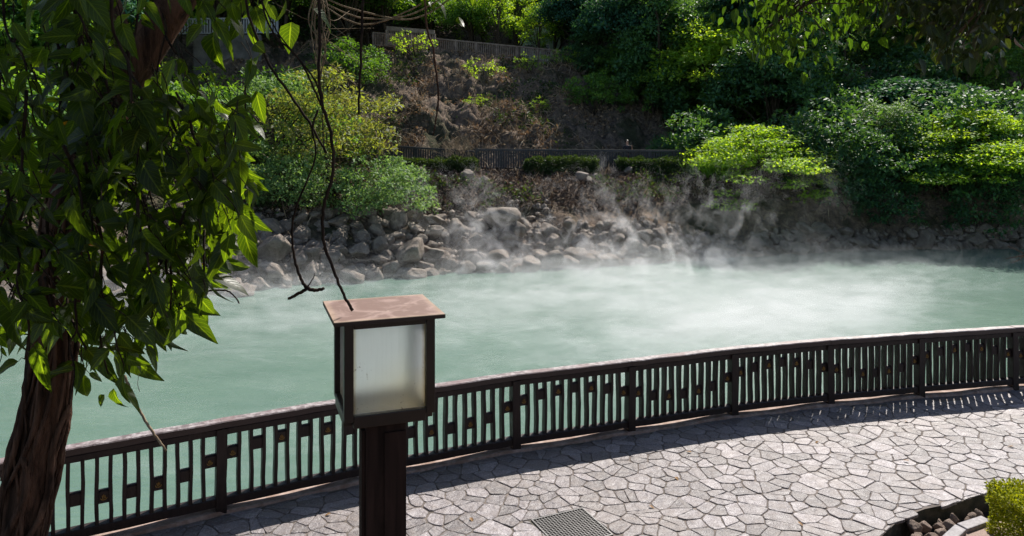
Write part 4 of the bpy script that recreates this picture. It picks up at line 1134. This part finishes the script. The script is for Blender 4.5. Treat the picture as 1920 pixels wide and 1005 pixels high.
bough('overhanging_branch', 'few bright leaves peeking in at the top edge above the cliff', 9, [(820, -160, 4.6, .02), (800, -80, 4.5, .015), (790, -30, 4.5, .006)], lambda rb: (rb.uniform(770, 850), rb.uniform(-70, -16)), 40, 4.3, 4.7, .10, 'big_leaf', 0)
# small red twig at the right margin
hang('bare_twig', 'reddish bare twig entering from the right edge over the water', 'twig', [[(1960, 470, 6, .006), (1925, 478, 6, .005), (1885, 485, 6, .003)], [(1925, 478, 6, .004), (1905, 468, 6, .003), (1890, 462, 6, .002)], [(1930, 475, 6, .004), (1905, 490, 6, .003), (1893, 492, 6, .002)]], 'bark_front')

# ------------------------------------------------------------------ far side: walkway railing, boardwalk railing
def far_rail(name, label, p0, p1, h, mat, nslat, sw, post_every=10, band=None, group=None):
    a, b = Vector(p0), Vector(p1); t = thing(name, label, 'railing', a, group=group); e = b-a; L = Vector((e.x, e.y, 0)).length; ang = math.atan2(e.y, e.x); slope = e.z/L
    def bar(nm, z, hh, dd):
        bm = bmesh.new(); n = 1; u = e
        vs = []
        un = Vector((-math.sin(ang), math.cos(ang), 0))
        for s in (0, 1):
            for y in (-.5, .5):
                for q in (-.5, .5): vs.append(bm.verts.new(u*s+un*y*dd+Vector((0, 0, z+q*hh))))
        bmesh.ops.convex_hull(bm, input=bm.verts); obj(nm, bm, mat, t)
    bar('top_rail', h-.05, .1, .14); bar('bottom_rail', .14, .08, .1)
    if band: bar('upper_band', band[0], band[1], .16)
    bm = bmesh.new()
    for k in range(nslat):
        if k % post_every == 0: continue
        f = k/nslat; c = e*f; box(bm, (c.x, c.y, c.z+h/2+.02), (sw, .05, h-.27), ang)
    obj('slats', bm, mat, t)
    for k in range(0, nslat+1, post_every):
        c = e*(k/nslat); bm = bmesh.new(); box(bm, (c.x, c.y, c.z+h/2-.02), (.14, .16, h-.062), ang); obj('post', bm, mat, t)
    return t
far_rail('walkway_railing', 'long black slatted railing along the walkway above the rocks', P(893, 0, 40.6).xy.to_3d()+Vector((0, 0, 2.68)), P(1300, 0, 40.9).xy.to_3d()+Vector((0, 0, 2.6)), 1.15, M['far_rail'], 88, .075)
far_rail('walkway_railing', 'lower dark railing left of the long black one, behind the low hedge', P(735, 0, 41.2).xy.to_3d()+Vector((0, 0, 2.95)), P(889, 0, 40.9).xy.to_3d()+Vector((0, 0, 2.68)), 1.05, M['far_rail'], 34, .075)
far_rail('boardwalk_railing', 'weathered brown railing running down along the top of the cliff', (P(700, 60, 58).x, 58, 11.15), (P(1085, 100, 58).x, 58.6, 9.72), 1.1, M['board_rail'], 110, .07, 11, (1.5, .35) if False else None)
far_rail('boardwalk_railing', 'thick grey upper beam and railing at the left end of the boardwalk', (P(725, 60, 57.2).x, 57.2, 11.1), (P(815, 70, 57.2).x, 57.2, 10.8), 1.25, M['board_rail'], 22, .07, 11, (1.33, .28))
far_rail('white_railing', 'white painted railing glimpsed high behind the leaves at upper left', (P(310, 60, 54).x, 54, 11.45), (P(520, 60, 54).x, 54, 11.55), 1.2, M['white_rail'], 40, .1, 10)
bm = bmesh.new(); c = P(430, 130, 53.5); box(bm, (0, 0, 0), (4.6, .4, 3.2)); bevel(bm, .05); w_ = obj('retaining_wall', bm, M['concrete']); w_.location = (c.x, 53.2, 9.8); tag(w_, 'grey concrete retaining wall below the white railing at upper left', 'wall')
# pale house behind the boardwalk
hb = thing('pale_house', 'small pale green house with a white gable behind the boardwalk trees', 'house', (P(1012, 80, 67).x, 67, 10.2))
bm = bmesh.new(); box(bm, (0, 0, 1.4), (3.4, 3, 2.8)); obj('wall', bm, M['house_wall'], hb)
bm = bmesh.new()
for y in (-1.7, 1.7):
    for x, z in ((-2.0, 2.81), (2.0, 2.81), (.9, 3.9)): bm.verts.new((x, y, z))
bmesh.ops.convex_hull(bm, input=bm.verts); obj('roof', bm, M['house_trim'], hb)
for x in (-1, .4):
    bm = bmesh.new(); box(bm, (x, -1.51, 1.5), (.8, .05, 1.0)); w_ = obj('window', bm, M['house_trim'], hb)
    bm = bmesh.new(); box(bm, (x, -1.545, 1.5), (.66, .03, .86)); obj('pane', bm, M['house_glass'], w_)

# person at the walkway railing
def person():
    pos = P(1176, 0, 41.35); g0 = 2.66
    t = thing('person', 'person in a dark shirt raising a phone behind the walkway railing', 'person', (pos.x, pos.y, g0))
    me = bpy.data.meshes.new('body'); 
    J = [((0,0,.86),.115),((0,0,1.0),.12),((0,0,1.15),.13),((0,0,1.30),.10),((0,0,1.37),.048),((0,-.01,1.43),.062),((0,-.01,1.52),.08),((0,-.005,1.58),.06),
         ((-.085,0,.80),.085),((-.10,-.01,.44),.052),((-.10,.01,.08),.036),((-.10,-.12,.03),.03),
         ((.085,0,.80),.085),((.10,-.01,.44),.052),((.10,.01,.08),.036),((.10,-.12,.03),.03),
         ((-.17,0,1.28),.052),((-.23,-.03,1.05),.040),((-.16,-.22,.98),.032),((-.11,-.27,1.0),.028),
         ((.17,0,1.28),.052),((.25,-.10,1.10),.040),((.20,-.26,1.30),.032),((.17,-.29,1.38),.028)]
    E = [(0,1),(1,2),(2,3),(3,4),(4,5),(5,6),(6,7),(0,8),(8,9),(9,10),(10,11),(0,12),(12,13),(13,14),(14,15),(3,16),(16,17),(17,18),(18,19),(3,20),(20,21),(21,22),(22,23)]
    k = len(J)
    for (hand, d) in ((19, (.3,-.6,.2)), (23, (-.2,-.5,.8))):      # five short finger chains per hand
        hp = Vector(J[hand][0]); d = Vector(d).normalized()
        for f in range(5):
            o1 = hp+d*.035+Vector((.012*(f-2), 0, .008*(f-2))); J.append((tuple(o1), .009)); E.append((hand, k)); J.append((tuple(o1+d*(.05 if f else .03)), .008)); E.append((k, k+1)); k += 2
    me.from_pydata([j[0] for j in J], E, []); ob = link(bpy.data.objects.new('body', me), t)
    sk = ob.modifiers.new('skin', 'SKIN'); 
    for v, (_, r) in zip(me.skin_vertices[0].data, J): v.radius = (r, r*.8)
    me.skin_vertices[0].data[0].use_root = True
    ss_ = ob.modifiers.new('sub', 'SUBSURF'); ss_.levels = 2; ss_.render_levels = 2
    me.materials.append(M['skin'])
    def shell(nm, J2, E2, mat):
        m2 = bpy.data.meshes.new(nm); m2.from_pydata([j[0] for j in J2], E2, []); o2 = link(bpy.data.objects.new(nm, m2), t); o2.modifiers.new('skin', 'SKIN')
        for v, (_, r) in zip(m2.skin_vertices[0].data, J2): v.radius = (r, r*.85)
        m2.skin_vertices[0].data[0].use_root = True; q = o2.modifiers.new('sub', 'SUBSURF'); q.levels = 2; q.render_levels = 2; m2.materials.append(mat); return o2
    shell('shirt', [((0,0,.84),.14),((0,0,1.0),.14),((0,0,1.16),.15),((0,0,1.31),.11),((-.18,0,1.28),.066),((-.235,-.03,1.08),.054),((.18,0,1.28),.066),((.25,-.095,1.12),.054)], [(0,1),(1,2),(2,3),(3,4),(4,5),(3,6),(6,7)], M['shirt'])
    shell('trousers', [((0,0,.9),.132),((-.09,0,.78),.1),((-.10,-.01,.44),.068),((-.10,.01,.1),.05),((.09,0,.78),.1),((.10,-.01,.44),.068),((.10,.01,.1),.05)], [(0,1),(1,2),(2,3),(0,4),(4,5),(5,6)], M['trousers'])
    bm = bmesh.new(); bmesh.ops.create_uvsphere(bm, u_segments=16, v_segments=10, radius=.094); bmesh.ops.scale(bm, vec=(1, 1.1, 1.0), verts=bm.verts)
    bmesh.ops.delete(bm, geom=[v for v in bm.verts if v.co.y < -.035 and v.co.z < .045], context='VERTS'); bmesh.ops.translate(bm, vec=(0, .012, 1.545), verts=bm.verts); obj('hair', bm, M['hair'], t, True)
    bm = bmesh.new()
    for x in (-.028, .028): box(bm, (x, -.083, 1.53), (.018, .008, .008))
    obj('eyes', bm, M['hair'], t)
    bm = bmesh.new(); box(bm, (.155, -.335, 1.44), (.075, .01, .15)); bevel(bm, .004); ph = obj('smartphone', bm, M['phone']); ph.location = (pos.x, pos.y, g0)
    tag(ph, 'dark phone held up by the person at the railing', 'phone')
person()

# ------------------------------------------------------------------ hedges, bare shrub, grass along the walkway
HGp = 'low clipped hedges in front of the walkway railing'
for (a, b, y, lab) in ((742, 893, 40.0, 'low dark hedge below the short railing at left'), (985, 1118, 40.1, 'low clipped hedge in the middle of the black railing'), (1158, 1300, 40.2, 'low clipped hedge at the right end of the black railing')):
    x0, x1 = P(a, 0, y).x, P(b, 0, y).x; hedge('low_hedge', lab, (x0, y-.5, 2.45), (x1, y+.25, 3.28), int((x1-x0)*3200), .1, M['leaf_wall'], HGp, .2)
def bare_shrub(name, label, loc, H, seed, mat, n0=7, spread=.5):
    rb = random.Random(seed); bm = bmesh.new()
    def grow(p, d, L, r, lev):
        q = p+d*L; m = (p+q)/2+Vector((rb.gauss(0, 1), rb.gauss(0, 1), rb.gauss(0, .5)))*L*.08
        tube(bm, [p, m, q], [r, r*.85, r*.7], 4, False)
        if lev:
            for k in range(rb.choice((2, 3, 3))):
                dd = (d+Vector((rb.gauss(0, 1), rb.gauss(0, 1), rb.gauss(.25, .6)))*spread).normalized(); grow(q, dd, L*rb.uniform(.6, .85), r*.66, lev-1)
    for k in range(n0):
        d = Vector((rb.gauss(0, .55), rb.gauss(0, .4), 1)).normalized(); grow(Vector((rb.gauss(0, .1), 0, -.1)), d, H*.26, .03, 4)
    return tag(obj(name, bm, M[mat], smooth=True), label, 'shrub')
c = P(868, 295, 40.3); o = bare_shrub('bare_shrub', 'leafless pale twiggy shrub in front of the short walkway railing', c, 2.9, 12, 'vine_pale'); o.location = (c.x, 40.2, 2.6)
def grass_tuft(loc, n, h, seed, label, mat='leaf_wall', name='grass_tuft'):
    g_ = np.random.default_rng(seed); p = g_.normal(size=(n, 3))*np.array([.18, .18, 0]); d = nrm(np.stack([g_.normal(size=n)*.6, g_.normal(size=n)*.6, np.ones(n)], 1)); nn = nrm(g_.normal(size=(n, 3))+np.array([0, -.5, .5]))
    T = (np.array([[0, -.02, 0], [0, .02, 0], [.5, .025, .06], [.5, -.025, .06], [1, 0, -.22]]), np.array([[0, 1, 2], [0, 2, 3], [3, 2, 4]]))
    o = obj(name, leaf_mesh(name, T, p, d, nn, h*(.6+.6*g_.random(n)), g_.random(n)), M[mat]); o.location = loc
    return tag(o, label, 'plant', 'spiky grass tufts on the bank edge')
for k, (px, y) in enumerate(((1300, 39.6), (1325, 39.3), (1350, 39.1))):
    x = P(px, 0, y).x; grass_tuft((x, y, gz(x, y)), 240, .9, k, 'arching green grass tuft on the bank edge %s' % ('at the right end of the railing', 'between two other tufts', 'nearest the flat topped tree')[k], 'leaf_mid')

# scattered litter, twigs, and ground cover on the hill and bank (uncountable)
def scatter(name, label, cat, n, xr, yr, size, mat, seed, cond, lift=.03, tmpl=T_SMALL, up=.7):
    g_ = np.random.default_rng(seed); x = g_.uniform(*xr, n); y = g_.uniform(*yr, n); m = cond(x, y, g_); x = x[m]; y = y[m]; n = len(x); z = ground_z(x, y)+lift
    p = np.stack([x, y, z], 1) + g_.normal(size=(n, 3))*lift; d = nrm(g_.normal(size=(n, 3))+np.array([0, -.2, .2])); nn = nrm(g_.normal(size=(n, 3))*.7+np.array([0, -.4, up]))
    o = obj(name, leaf_mesh(name, tmpl, p, d, nn, size*(.4+1.2*g_.random(n)), g_.random(n)), M[mat]); return tag(o, label, cat, kind='stuff')
def patch(sc, th, s=0): return lambda x, y, g_: fbm(x+s, y-s, 4, sc)+g_.normal(size=len(x))*.04 > th
T_TWIG = (np.array([[0, -.03, 0], [0, .03, 0], [.5, .03, .1], [.5, -.03, .1], [1, 0, 0]]), np.array([[0, 1, 2], [0, 2, 3], [3, 2, 4]]))
scatter('leaf_litter', 'brown leaf litter lying over the cliff and slope', 'litter', 90000, (-22, 14), (43.5, 60), .16, 'litter', 1, patch(.5, .06))
scatter('dry_twigs', 'pale dry roots and grass hanging on the cliff', 'twigs', 26000, (-14, 13), (43.5, 59), .55, 'twig', 2, patch(.4, .06, 9), .06, T_TWIG)
scatter('bank_undergrowth', 'brown undergrowth covering the earth bank under the walkway', 'undergrowth', 90000, (-14, 30), (29, 40.4), .15, 'litter_dark', 3, lambda x, y, g_: ((y-shore(x))/(WALK-shore(x)) > .38), .05)
scatter('bank_twigs', 'dead twigs lying among the boulders and the bank', 'twigs', 16000, (-14, 30), (28, 40.2), .4, 'twig', 4, lambda x, y, g_: ((y-shore(x))/(WALK-shore(x)) > .15) & (fbm(x, y, 3, .6) > -.05), .08, T_TWIG)
scatter('creeping_plants', 'dark green creepers spreading over the bank and the cliff', 'ground cover', 120000, (-22, 14), (43.5, 61), .15, 'leaf_wall', 5, patch(.3, .15, 31), .12)
scatter('bank_greenery', 'low green weeds in patches on the bank below the walkway', 'ground cover', 60000, (-12, 30), (32, 40), .13, 'leaf_wall', 6, lambda x, y, g_: ((y-shore(x))/(WALK-shore(x)) > .42) & (fbm(x+4, y+2, 4, .45) > .06), .12)

# ------------------------------------------------------------------ trees and shrubs
def place(t, x, y, rz=0, s=1, label=None, group=None, first=False, zoff=0, sz=None):
    z = gz(x, y)+zoff; sc = (s, s, sz or s)
    if first: t.location = (x, y, z); t.rotation_euler = (0, 0, rz); t.scale = sc; return t
    return dup(t, (x, y, z), rz, sc, label, group)
# prominent ones on the near side of the far bank
def at(px, y): return P(px, 0, y).x
t = make_tree('flowering_shrub', 'tall rounded shrub with golden leaf tips over brown twigs, left of the cliff', 'shrub', 1, 6.2, 2.9, M['leaf_gold'], 'shrub', .19, 20, 120, z0=.25); place(t, at(622, 36), 36, first=True, zoff=.2)
t = make_tree('round_bush', 'round fresh green bush overhanging the boulders left of centre', 'bush', 2, 3.4, 2.45, M['leaf_pale'], 'shrub', .17, 26, 110, z0=.1); place(t, at(716, 33), 33.8, first=True, s=.88)
t2 = make_tree('pale_bush', 'pale grey green bush low on the left bank', 'bush', 3, 2.4, 2.2, M['leaf_pale'], 'shrub', .15, 26, 80, z0=.05); place(t2, at(530, 33), 33.2, first=True, s=.85)
place(t2, at(500, 34), 34.5, 1.2, 1.25, 'pale grey green bush higher on the left bank, behind the low one')
t = make_tree('feathery_tree', 'small tree with airy layered pale leaves at the left of the golden shrub', 'tree', 4, 5.4, 2.6, M['leaf_pale'], 'layer', .18, 26, 34, z0=.3); place(t, at(510, 36), 36.5, first=True)
sh2 = make_tree('green_shrub', 'dense green shrub on the slope behind the golden one', 'shrub', 14, 4.0, 2.6, M['leaf_mid'], 'shrub', .2, 20, 80, z0=.08)
place(sh2, at(570, 42), 42.6, first=True, s=1.15)
G2 = 'green shrubs on the upper slope'
for k, (px, y, s, lab) in enumerate(((470, 41, 1.2, 'dense green shrub at the left, behind the pale bushes'), (400, 44, 1.3, 'dense green shrub below the concrete retaining wall'), (520, 46, 1.1, 'dense green shrub high on the left slope'), (655, 50, .9, 'dense green shrub at the upper left corner of the cliff'), (330, 42, 1.3, 'dense green shrub seen between the vine leaves'))):
    place(sh2, at(px, y), y, k*1.3, s, lab, G2)
lv_ = make_tree('lime_shrub', 'bright lime green shrub below the left end of the boardwalk', 'shrub', 15, 2.2, 1.6, M['leaf_lime'], 'shrub', .16, 24, 28, z0=.05)
place(lv_, at(775, 55.5), 55.5, first=True)
G3 = 'lime green shrubs and creepers along the cliff top'
lv_['group'] = G3
for k, (px, y, s, lab, zo) in enumerate(((905, 54, .9, 'lime creeper spilling from the middle of the cliff top', -.6), (990, 54, .7, 'lime creeper at the right of the cliff top', -.2), (890, 50, .45, 'small lime tuft on the cliff face above the bare shrub', 0), (560, 50, 1.1, 'lime shrub high on the left slope', 0), (350, 48, 1.5, 'lime shrub behind the vine leaves at upper left', 1), (1010, 50, .5, 'small lime tuft on the right shoulder of the cliff', 0), (1050, 55.5, .8, 'lime shrub where the boardwalk meets the dark trees', 0))):
    place(lv_, at(px, y), y, k*1.7, s, lab, G3, zoff=zo)
def fit(t, ytop, Y):
    c = [o for o in t.children if o.name.startswith('crown')][0]; zs = np.zeros(len(c.data.vertices)*3); c.data.vertices.foreach_get('co', zs)
    zm = np.percentile(zs[2::3], 99.5); t.scale = (t.scale[0], t.scale[1], (EYE-(ytop-HOR)/F*Y-t.location.z)/zm); return t
for k, (x, y, s_) in enumerate(((-19, 31, 1.3), (-23, 35, 1.5), (-17, 38, 1.3), (-28, 31, 1.6), (-22, 42, 1.6), (-29, 40, 1.6))):
    place(sh2, x, y, k, s_, 'dense green shrub on the far left bank', 'shrubs on the far left bank')
# right bank
t = make_tree('flat_topped_tree', 'flat topped layered tree with lime green upper leaves at the end of the black railing', 'tree', 5, 6.6, 4.0, M['leaf_lime'], 'layer', .19, 27, 74, z0=.12); place(t, at(1428, 38), 38.6, .5, first=True, zoff=-.9); fit(t, 238, 38.6)
t = make_tree('layered_tree', 'broad layered tree with lime green terraces at the right edge', 'tree', 6, 7.4, 5.0, M['leaf_lime'], 'layer', .19, 25, 90, z0=.1); place(t, at(1850, 39.5), 40.3, .5, first=True, zoff=-.9); fit(t, 208, 40.3)
t = make_tree('upright_tree', 'upright pale green tree between the two layered trees', 'tree', 7, 7.6, 2.5, M['leaf_pale'], 'column', .17, 26, 60, z0=.1); place(t, at(1662, 41), 41.2, .5, first=True, zoff=-.8); t.scale = (.85, .85, 1); fit(t, 192, 41.2)
t = make_tree('domed_tree', 'broad blue green domed tree behind the upright one', 'tree', 8, 8.6, 6.2, M['leaf_blue'], 'dome', .34, 11, 170, z0=.05); place(t, at(1700, 48), 48.5, .5, first=True, zoff=-2.2); fit(t, 152, 48.5)
t = make_tree('lime_tree', 'tall tree with a lime green crown top above the flat topped tree', 'tree', 9, 11, 4.0, M['leaf_lime'], 'round', .25, 16, 80, z0=.2); place(t, at(1345, 50), 51, .5, first=True, zoff=-.5); fit(t, 48, 51)
# dark shrubs along the right waterline
ds = make_tree('shore_shrub', 'dark shrub overhanging the water under the layered tree', 'shrub', 10, 3.2, 2.3, M['leaf_dark'], 'shrub', .2, 24, 80, z0=0)
G4 = 'dark shrubs along the right shore'; ds['group'] = G4
place(ds, at(1790, 38.6), 39.2, first=True)
for k, (px, y, s, lab) in enumerate(((1560, 39.5, 1.15, 'dark shrub between the flat topped tree and the upright tree'), (1640, 39.4, 1.0, 'dark shrub at the foot of the upright tree'), (1880, 39.2, 1.15, 'dark shrub at the right edge over the water'), (1480, 40.5, 1.1, 'dark shrub under the right side of the flat topped tree'), (1715, 39.6, .9, 'dark shrub just left of the shrub over the water'), (1600, 42.5, 1.5, 'large dark shrub filling the gap behind the upright tree'), (1950, 42, 1.6, 'large dark shrub beyond the right edge'), (1840, 38.4, .85, 'small dark shrub touching the water at the right'), (1660, 38.3, .75, 'small dark shrub over the boulders below the upright tree'), (1590, 38.6, .7, 'small dark shrub over the boulders right of the flat topped tree'), (1760, 41.5, 1.5, 'large dark shrub under the broad layered tree'), (1265, 45.5, .7, 'dark shrub behind the right end of the black railing'), (1330, 43.5, 1.2, 'dark shrub just behind the flat topped tree'))):
    place(ds, at(px, y), y, k*.9, s, lab, G4)

# woodland
kinds = []
for k, (nm, lab, mat, st, leaf, dens, H_, R_) in enumerate((
    ('dark_tree', 'dark broadleaf tree', 'leaf_dark', 'round', .31, 10, 12, 4.4), ('dark_tree', 'dark broadleaf tree', 'leaf_dark', 'column', .30, 10, 13, 3.6),
    ('blue_green_tree', 'blue green tree', 'leaf_blue', 'round', .32, 10, 12, 4.5), ('green_tree', 'mid green tree', 'leaf_mid', 'round', .30, 9, 11, 4.0), ('lime_leaved_tree', 'slender lime leaved tree', 'leaf_lime', 'column', .28, 7, 11, 3.0))):
    kinds.append((make_tree(nm, lab, 'tree', 60+k, H_, R_, M[mat], st, leaf, dens*1.15, 115 if k != 4 else 50, z0=.12 if k != 4 else .35, trunk=.2), lab))
first_used = [False]*5
spots = []
for (px, y, k, s, zo) in ((1125, 57.5, 0, .7, 0), (1175, 55.5, 2, .75, -.5), (1235, 52.5, 1, .8, -.5), (1300, 54, 0, .95, 0), (1160, 62, 3, .8, 0), (1225, 57, 0, .9, 0), (1080, 60, 2, 1.1, 0), (1180, 58, 0, 1.2, 0), (1265, 60, 3, 1.1, 0), (1420, 55, 2, 1.1, -1), (1440, 47.5, 0, .85, -1), (1510, 50, 1, .9, -1),
          (1480, 60, 0, 1.1, 0), (1570, 57, 2, 1.05, 0), (1660, 60, 0, 1.1, 0), (1740, 58, 1, 1.0, 0), (1830, 60, 3, 1.1, 0), (1800, 57, 0, .9, 0), (1900, 56, 2, 1.0, -1), (1960, 57, 0, 1.1, 0), (1890, 64, 1, 1.1, 0),
          (930, 61, 4, .95, 0), (975, 64, 4, 1.0, 0), (880, 62, 3, .9, 0),(905, 66, 4, .9, 0), (800, 64, 3, 1, 0), (1040, 63.5, 4, 1.0, -.5), (1005, 60.5, 4, .75, -.5), (720, 60, 0, .95, 0), (660, 56, 3, .9, 0), (690, 63, 3, 1.1, 0), (610, 60, 0, 1, 0), (545, 58, 3, 1.0, 0), (560, 64, 1, 1.1, 0),
          (470, 60, 4, 1.1, 0), (400, 60, 3, 1.1, 0), (330, 62, 4, 1.1, 0), (250, 58, 3, 1.1, 0), (180, 52, 0, 1, 0), (120, 46, 2, 1, 0), (40, 42, 3, 1, 0), (430, 66, 1, 1.1, 0), (300, 50, 4, .9, 0)):
    spots.append((at(px, y), y, k, s, zo, .62 if y > 56 and 780 < px < 1240 else .75 if y > 59 and px > 480 else .8 if y >= 52 and px > 1240 else 1))
rw = random.Random(17)
for y0, st in ((65.5, 3.6), (70, 3.9), (76, 4.6), (84, 6.4)):
    x = -y0*.72
    while x < y0*.74:
        xx = x+rw.uniform(-1.3, 1.3); px = 960+xx/y0*F
        k = rw.choice((0, 1, 2, 3, 2, 0)) if px > 1080 else rw.choice((3, 0, 3, 4, 2))
        if not (955 < px < 1060 and y0 == 65.5): spots.append((xx, y0+rw.uniform(-2, 2), k, rw.uniform(.95, 1.3), -.5, {65.5: .5, 70: .6, 76: .68, 84: .85}[y0]))
        x += st
for i, (x, y, k, s, zo, vz) in enumerate(spots):
    t, lab = kinds[k]; px = 960+x/y*F
    where = ('beyond the right edge' if px > 1920 else 'at the far right' if px > 1760 else 'above the domed tree' if px > 1500 else 'behind the flat topped tree' if px > 1300 else 'right of the cliff' if px > 1060 else 'above the boardwalk' if px > 780 else 'left of the boardwalk' if px > 560 else 'behind the white railing' if px > 280 else 'behind the foreground tree')
    dep = 'front row' if y < 52 else 'second row' if y < 58.5 else 'third row' if y < 65.5 else 'back row'
    L_ = '%s, wood %s, %s' % (lab, dep, where)
    if not first_used[k]:
        first_used[k] = True; place(t, x, y, rw.random()*6.28, s*vz, first=True, zoff=zo); t['label'] = L_; t['group'] = 'woodland trees on the hillside'
    else: place(t, x, y, rw.random()*6.28, s*vz*rw.uniform(.92, 1.08), L_, 'woodland trees on the hillside', zoff=zo)

rq = random.Random(44)
for k in range(30):
    px = 1090+k*28+rq.uniform(-10, 10); y = rq.uniform(51, 62); zone_ = 'right of the cliff' if px < 1300 else 'behind the flat topped tree' if px < 1500 else 'behind the domed tree' if px < 1760 else 'at the far right'
    place((ds, sh2)[k % 2], at(px, y), y, rq.random()*6, rq.uniform(.8, 1.25), ('dark shrub', 'dense green shrub')[k % 2]+' filling the understorey '+zone_, 'understorey shrubs of the hillside wood')
# ------------------------------------------------------------------ steam
def steam(name, label, lo, hi, build):
    t = NT(name); t.n.remove(t.bsdf)
    vol = t.n.new('ShaderNodeVolumePrincipled'); vol.inputs['Color'].default_value = (.97, .97, 1, 1); vol.inputs['Anisotropy'].default_value = .35
    t.L(build(t), vol.inputs['Density']); t.L(vol.outputs[0], t.out.inputs['Volume'])
    bm = bmesh.new(); box(bm, [(a+b)/2 for a, b in zip(lo, hi)], [b-a for a, b in zip(lo, hi)])
    return tag(obj(name, bm, t.m), label, 'steam', kind='stuff')
def low(t):
    sp = t.n.new('ShaderNodeSeparateXYZ'); t.L(t.co.outputs['Object'], sp.inputs[0]); x, y, z = sp.outputs
    n = t.noise(1, 5, .62, t.mapping((.5, 1.7, 2.0), (0, 0, -.55)), 1.6)
    big = t.noise(1, 2, .5, t.mapping((.09, .13, .0), (0, 0, -.6), loc=(1.3, 2.1, 0)))
    # u measures how far towards the far shore a point is, v along a drifting band that runs to the near right
    u = t.math('DIVIDE', t.math('SUBTRACT', y, t.math('MULTIPLY', x, .20)), 40.0)
    fy_ = t.ramp(u, [(.28, .25), (.45, .5), (.6, .7), (.72, .85), (.80, .6), (.88, .3)])
    band = t.math('ABSOLUTE', t.math('SUBTRACT', t.math('SUBTRACT', y, t.math('MULTIPLY', x, .85)), 15.5))
    bd = t.ramp(t.math('MULTIPLY', band, .1), [(0, .5), (.25, .3), (.5, 0.0)])
    far = t.ramp(t.math('MULTIPLY', x, .03), [(.3, 1.0), (.5, .62), (.7, .3)])
    wall = t.math('ADD', y, t.math('MULTIPLY', t.math('MAXIMUM', t.math('SUBTRACT', x, 8.0), 0.0), .33))
    far = t.math('MULTIPLY', far, t.ramp(t.math('DIVIDE', wall, 40.0), [(.81, 1.0), (.86, 0.0)]))
    fy2 = t.math('MULTIPLY', t.math('ADD', fy_, bd), far, True)
    th = t.math('SUBTRACT', .64, t.math('MULTIPLY', fy2, .18))
    d = t.math('MULTIPLY', t.math('SUBTRACT', t.math('ADD', t.math('MULTIPLY', n, .66), t.math('MULTIPLY', big, .34)), th), 9.5, True)
    fz = t.ramp(t.math('MULTIPLY', t.math('ADD', z, 1.0), .6), [(0, 1.0), (.35, .45), (.95, 0.0)])
    fl = t.ramp(t.math('MULTIPLY', t.math('ADD', x, 20.0), .025), [(0, .5), (.3, .75), (.45, 1.0), (.6, .9), (.8, .6)])
    return t.math('MULTIPLY', t.math('MULTIPLY', t.math('MULTIPLY', d, fz), t.math('MULTIPLY', fl, fy2)), .82)
steam('pond_steam', 'low white steam drifting over the green water', (-24, 12.5, -.985), (40, 36.5, .7), low)
def high(t):
    sp = t.n.new('ShaderNodeSeparateXYZ'); t.L(t.co.outputs['Object'], sp.inputs[0]); x, y, z = sp.outputs
    n = t.noise(1, 6, .66, t.mapping((.85, .7, .8), (0, .4, 0)), 1.3)
    big = t.noise(1, 1, .5, t.mapping((.25, .12, .1), loc=(5, 0, 0)))
    fz = t.ramp(t.math('MULTIPLY', t.math('ADD', z, 1.0), .2), [(0, .8), (.25, .55), (.7, .3), (.98, 0.0)])
    fxx = t.ramp(t.math('MULTIPLY', t.math('ADD', x, 12.0), .025), [(.15, 0.0), (.23, .7), (.33, 1.0), (.48, .9), (.56, .3), (.66, .0)])
    th = t.math('ADD', .50, t.math('MULTIPLY', t.math('SUBTRACT', 1.0, fz), .07))
    d = t.math('MULTIPLY', t.math('SUBTRACT', t.math('ADD', t.math('MULTIPLY', n, .78), t.math('MULTIPLY', big, .22)), th), 8.0, True)
    return t.math('MULTIPLY', t.math('MULTIPLY', d, t.math('MULTIPLY', fz, fxx)), 1.25)
steam('rising_steam', 'wisps of steam rising in front of the far boulders', (-10, 30.5, -.96), (19, 35.5, 4.0), high)

# ------------------------------------------------------------------ labels: look-alikes are told apart by their order from the left
ORD = 'first second third fourth fifth sixth seventh eighth ninth tenth eleventh twelfth thirteenth fourteenth fifteenth sixteenth seventeenth eighteenth nineteenth twentieth'.split()
sets = {}
for o in COL.objects:
    if o.parent is None and 'label' in o and 'group' in o: sets.setdefault((o['group'], o['label']), []).append(o)
for (g_, lab), os_ in sets.items():
    if 2 <= len(os_) <= 20 and len(lab.split()) <= 12:
        os_.sort(key=lambda o: o.location.x/max(o.location.y, .1))
        for k, o in enumerate(os_): o['label'] = lab+', %s from the left' % ORD[k]
